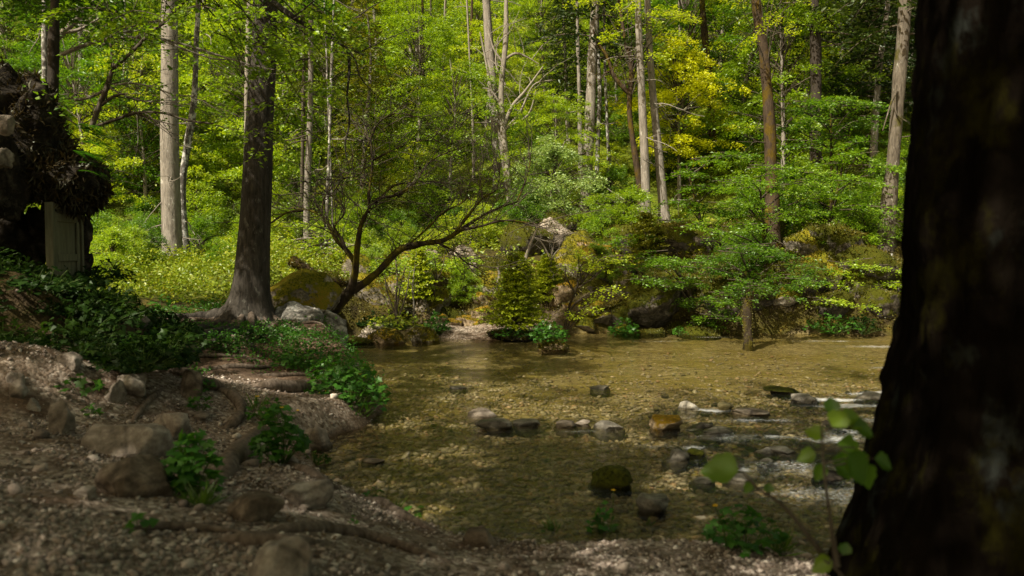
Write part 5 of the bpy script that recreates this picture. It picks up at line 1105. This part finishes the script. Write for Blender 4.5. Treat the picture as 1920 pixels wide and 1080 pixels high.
TP = [('lime green airy tree', [proto_tree('hillside_tree', 200 + i, 6.5, 2.2, 100, .13, 'leaf_lime', group=G, lowf=.12) for i in range(3)]),
      ('fresh green leafy tree', [proto_tree('hillside_tree', 210 + i, 5.5, 2.1, 95, .12, 'leaf_green', group=G, lowf=.1) for i in range(2)]),
      ('dark needled spruce', [proto_tree('hillside_spruce', 220 + i, 9, 1.9, 90, .2, 'needle_dark', shape='con', group=G, lowf=.22) for i in range(2)]),
      ('olive drooping conifer', [proto_tree('hillside_larch', 230 + i, 8, 1.8, 80, .17, 'needle_olive', shape='con', group=G, lowf=.15) for i in range(2)])]
SP = [('bright low bush', [proto_tree('hillside_bush', 240 + i, 1.8, 1.1, 70, .085, 'leaf_lime', 'bush', group='bushes of the wooded hillside', lowf=.02) for i in range(2)]),
      ('green low bush', [proto_tree('hillside_bush', 250 + i, 1.6, 1.1, 70, .08, 'leaf_bush', 'bush', group='bushes of the wooded hillside', lowf=.02) for i in range(2)])]
used = {}
def plant(kind, variants, px, Y, s, top=None):
    v = rnd.randrange(len(variants)); o = variants[v]; x = (px - 960) / FPX * Y; z = gz(x, Y); f = used.get(o.name, True); used[o.name] = False
    put(o, f, x, Y, z - .1, s, rnd.uniform(0, 6.28), kind + ' ' + region((x, Y, z + 1.5 * s)), rnd.uniform(.9, 1.15), rnd.uniform(-.06, .06))
keep = [(1272,25.5),(1245,25.5),(1300,25.5),(1052,21.5),(324,20),(354,20.6),(577,22),(936,27),(956,25),(1096,25),(1204,24),(1212,23.5),(1246,24),(1337,28),(1450,18.5)]
def clear(px, Y, mg=26):
    for (a, yy) in keep:
        if abs(px - a) < mg and Y < yy + .8: return False
    return True
Ys = [26, 29.5, 33, 37, 41.5, 46.5, 52, 58, 65, 73, 82, 92]
for r_, Yr in enumerate(Ys):
    step = 2.9 + .05 * (Yr - 26); xm = Yr * .68 + 2; x = -xm + rnd.uniform(0, 2)
    while x < xm:
        Yc = Yr + rnd.uniform(-1.6, 1.6); px = 960 + x / Yc * FPX; x += step * rnd.uniform(.7, 1.3)
        if not clear(px, Yc, 40) or px < -160 or px > 1840: continue
        n_ = fb2(np.array([x]), np.array([Yc]), .09, 2, 55)[0]; q = rnd.random()
        if px > 1480: kd = 2 if q < .6 else 1
        elif Yr > 44 and q < .30: kd = 2
        elif Yr > 44 and q < .42: kd = 3
        elif px < 260: kd = 2 if q < .4 else (3 if q < .6 else 1)
        elif 520 < px < 720: kd = 3 if q < .45 else 0
        elif 1040 < px < 1130: kd = 2 if q < .6 else 0
        else: kd = 0 if q < .58 + n_ else (1 if q < .85 else (3 if q < .93 else 2))
        plant(TP[kd][0], TP[kd][1], px, Yc, rnd.uniform(.75, 1.2) * (.78 if 730 < px < 1060 and Yc < 45 else 1) * (1 + (Yr - 26) * .006))
for Yr in [14.5, 15.4, 16.4, 17.4, 18.6, 20, 21.6, 23.3, 25.2, 27.5, 30, 33]:
    x = -Yr * .66; 
    while x < Yr * .62:
        Yc = Yr + rnd.uniform(-.7, .7); px = 960 + x / Yc * FPX; x += 1.25 * rnd.uniform(.7, 1.4) * (1 + .03 * (Yr - 18))
        if Yr < 18 and not (170 < px < 440 or (Yr > 16.1 and 1160 < px < 1460) or (Yr > 17.2 and 640 < px < 1160)): continue
        if Yr < 21 and 640 < px < 1180: 
            if rnd.random() < .3: continue
        if Yr < 21 and px < 640 and px > 200 and rnd.random() < .3: continue
        if not clear(px, Yc) or px < -160 or px > 1840: continue
        kd = 1 if px > 1150 or rnd.random() < (.65 if px < 440 else .4) else 0
        plant(SP[kd][0], SP[kd][1], px, Yc, rnd.uniform(.5, 1.05) * (.75 if Yr < 18 else 1) * (.6 if 640 < px < 1160 and Yr < 21 else 1))
# the bright yellow tree
rt = proto_tree('golden_maple', 260, 5.2, 1.6, 110, .11, 'leaf_yellow', lowf=.3); x = (1272 - 960) / FPX * 26; rt.location = (x, 26, gz(x, 26) - .2); rt['label'] = 'bright golden yellow tree above the twin pale trunks'
for (px, py, Y, s, lb) in [(735,200,38,.35,'above the arching mossy limb'),(710,60,44,.3,'topmost on the slope'),(790,170,36,.3,'left of the grey leaning trunk'),(670,240,30,.3,'behind the upright limb of the leaning tree')]:
    c_ = copy_tree(rt); q = W(px, py, Y); c_.location = (q[0], Y, gz(q[0], Y) + 1.5); c_.scale = (s, s, s); c_['label'] = 'small golden leaved tree ' + lb
    c_.location = (q[0], Y, gz(q[0], Y) - .1); c_.scale = (s * 1.3,) * 3
rt = proto_tree('whitebeam', 262, 2.8, 1.1, 60, .10, 'leaf_pale', lowf=.25); x = (1052 - 960) / FPX * 22; rt.location = (x, 22, gz(x, 22) - .1); rt['label'] = 'pale silvery leaved shrub tree left of the stout grey trunk'

# ------------------------------------------------------------------ ground cover (uncountable)
def cover(name, n, xr, yr, dens, ls, mat, label, seed, hgt=.12):
    rg = np.random.RandomState(seed); x = rg.uniform(*xr, n); y = rg.uniform(*yr, n); sd = shoredist(x, y); ok = rg.rand(n) < dens(x, y, sd); x, y, sd = x[ok], y[ok], sd[ok]; z = height(x, y, sd)
    k = 5; P = np.repeat(np.stack([x, y, z], 1), k, 0) + rg.normal(0, 1, (len(x) * k, 3)) * [.07, .07, 0] + np.stack([np.zeros(len(x) * k)] * 2 + [rg.uniform(0, 1, len(x) * k) * np.repeat(hgt * (.4 + 1.6 * sm(-.3, .5, fb2(x, y, 1.7, 3, 91))), k)], 1)
    mb = MB(); leaves(mb, P, np.array([0, 0, 1.]) + rg.normal(0, .6, P.shape), ls * rg.uniform(.6, 1.3, len(P)), rg, .6); tag(mb.build(name, mat, smooth=False), label, name.replace('_', ' '), kind='stuff')
cover('ground_cover', 26000, (-13, 1), (12.5, 24), lambda x, y, sd: (sd > .6) * sm(-1.5, -3, x) * (.25 + .75 * sm(-.3, .2, fb2(x, y, .8, 3, 44))), .07, M['cover'], 'bright low plants and moss covering the ground behind the spruce', 1, .32)
cover('undergrowth', 34000, (-26, 26), (17.5, 40), lambda x, y, sd: (sd > 1.2) * (np.abs(x) < y * .7) * (.2 + .8 * sm(-.2, .25, fb2(x, y, .5, 3, 45))), .10, M['cover'], 'low herbs and moss on the hillside floor', 2, .25)
cover('moss', 38000, (-4.5, 12), (11.8, 19.5), lambda x, y, sd: (sd > .05) * ((np.abs(x + .35) > 1.3) | (sd > 1.1) | (y < 14)) * (.3 + .7 * sm(-.2, .2, fb2(x, y, 1.1, 3, 46))), .045, M['mossfuzz'], 'ochre and green moss cushions on the far bank rocks', 3, .12)
cover('bank_weeds', 9000, (-6, -1.3), (7, 13), lambda x, y, sd: (sd > .1) * sm(-.1, .25, fb2(x, y, 1.3, 3, 47)) * .9, .04, M['herb'], 'small weeds and leaf litter between the roots', 4, .08)

# moss fuzz growing on the boulders of the far bank
rg = np.random.RandomState(3)
for o in [o for o in COL.objects if o.name.startswith('mossy_boulder')]:
    if o.data and not any(ch.name.startswith('moss_cushion') for ch in o.children):
        key = o.data.name
        if key not in used:
            me = o.data; V = np.array([v.co[:] for v in me.vertices]); Nn = np.array([v.normal[:] for v in me.vertices]); k = rg.randint(0, len(V), 2600); ok = (Nn[k][:, 2] > -.1) & (fbm(V[k] * 2.2, 3, 5) + Nn[k][:, 2] * .5 > .1); P = V[k][ok]; mb = MB(); leaves(mb, P, rg.normal(0, 1, P.shape), .085 * rg.uniform(.5, 1.3, len(P)), rg, .35, Nn[k][ok] + rg.normal(0, .7, P.shape)); f = mb.build('moss_cushion', M['mossfuzz'], smooth=False); used[key] = f.data; COL.objects.unlink(f); bpy.data.objects.remove(f)
        c_ = bpy.data.objects.new('moss_cushion', used[key]); COL.objects.link(c_); c_.parent = o

# tell the last look-alikes apart by their order from the left
from collections import defaultdict
dd = defaultdict(list)
for o in COL.objects:
    if o.parent is None and 'label' in o: dd[o['label']].append(o)
ORD = ['second', 'third', 'fourth', 'fifth', 'sixth', 'seventh', 'eighth', 'ninth', 'tenth', 'eleventh']
for k_, l_ in dd.items():
    n = len(l_)
    if n < 2: continue
    l_.sort(key=lambda o: PX(o.location)[0])
    for i, o in enumerate(l_): o['label'] = k_ + (', leftmost' if i == 0 else ', rightmost' if i == n - 1 else ', ' + ORD[min(i - 1, 9)] + ' from left')
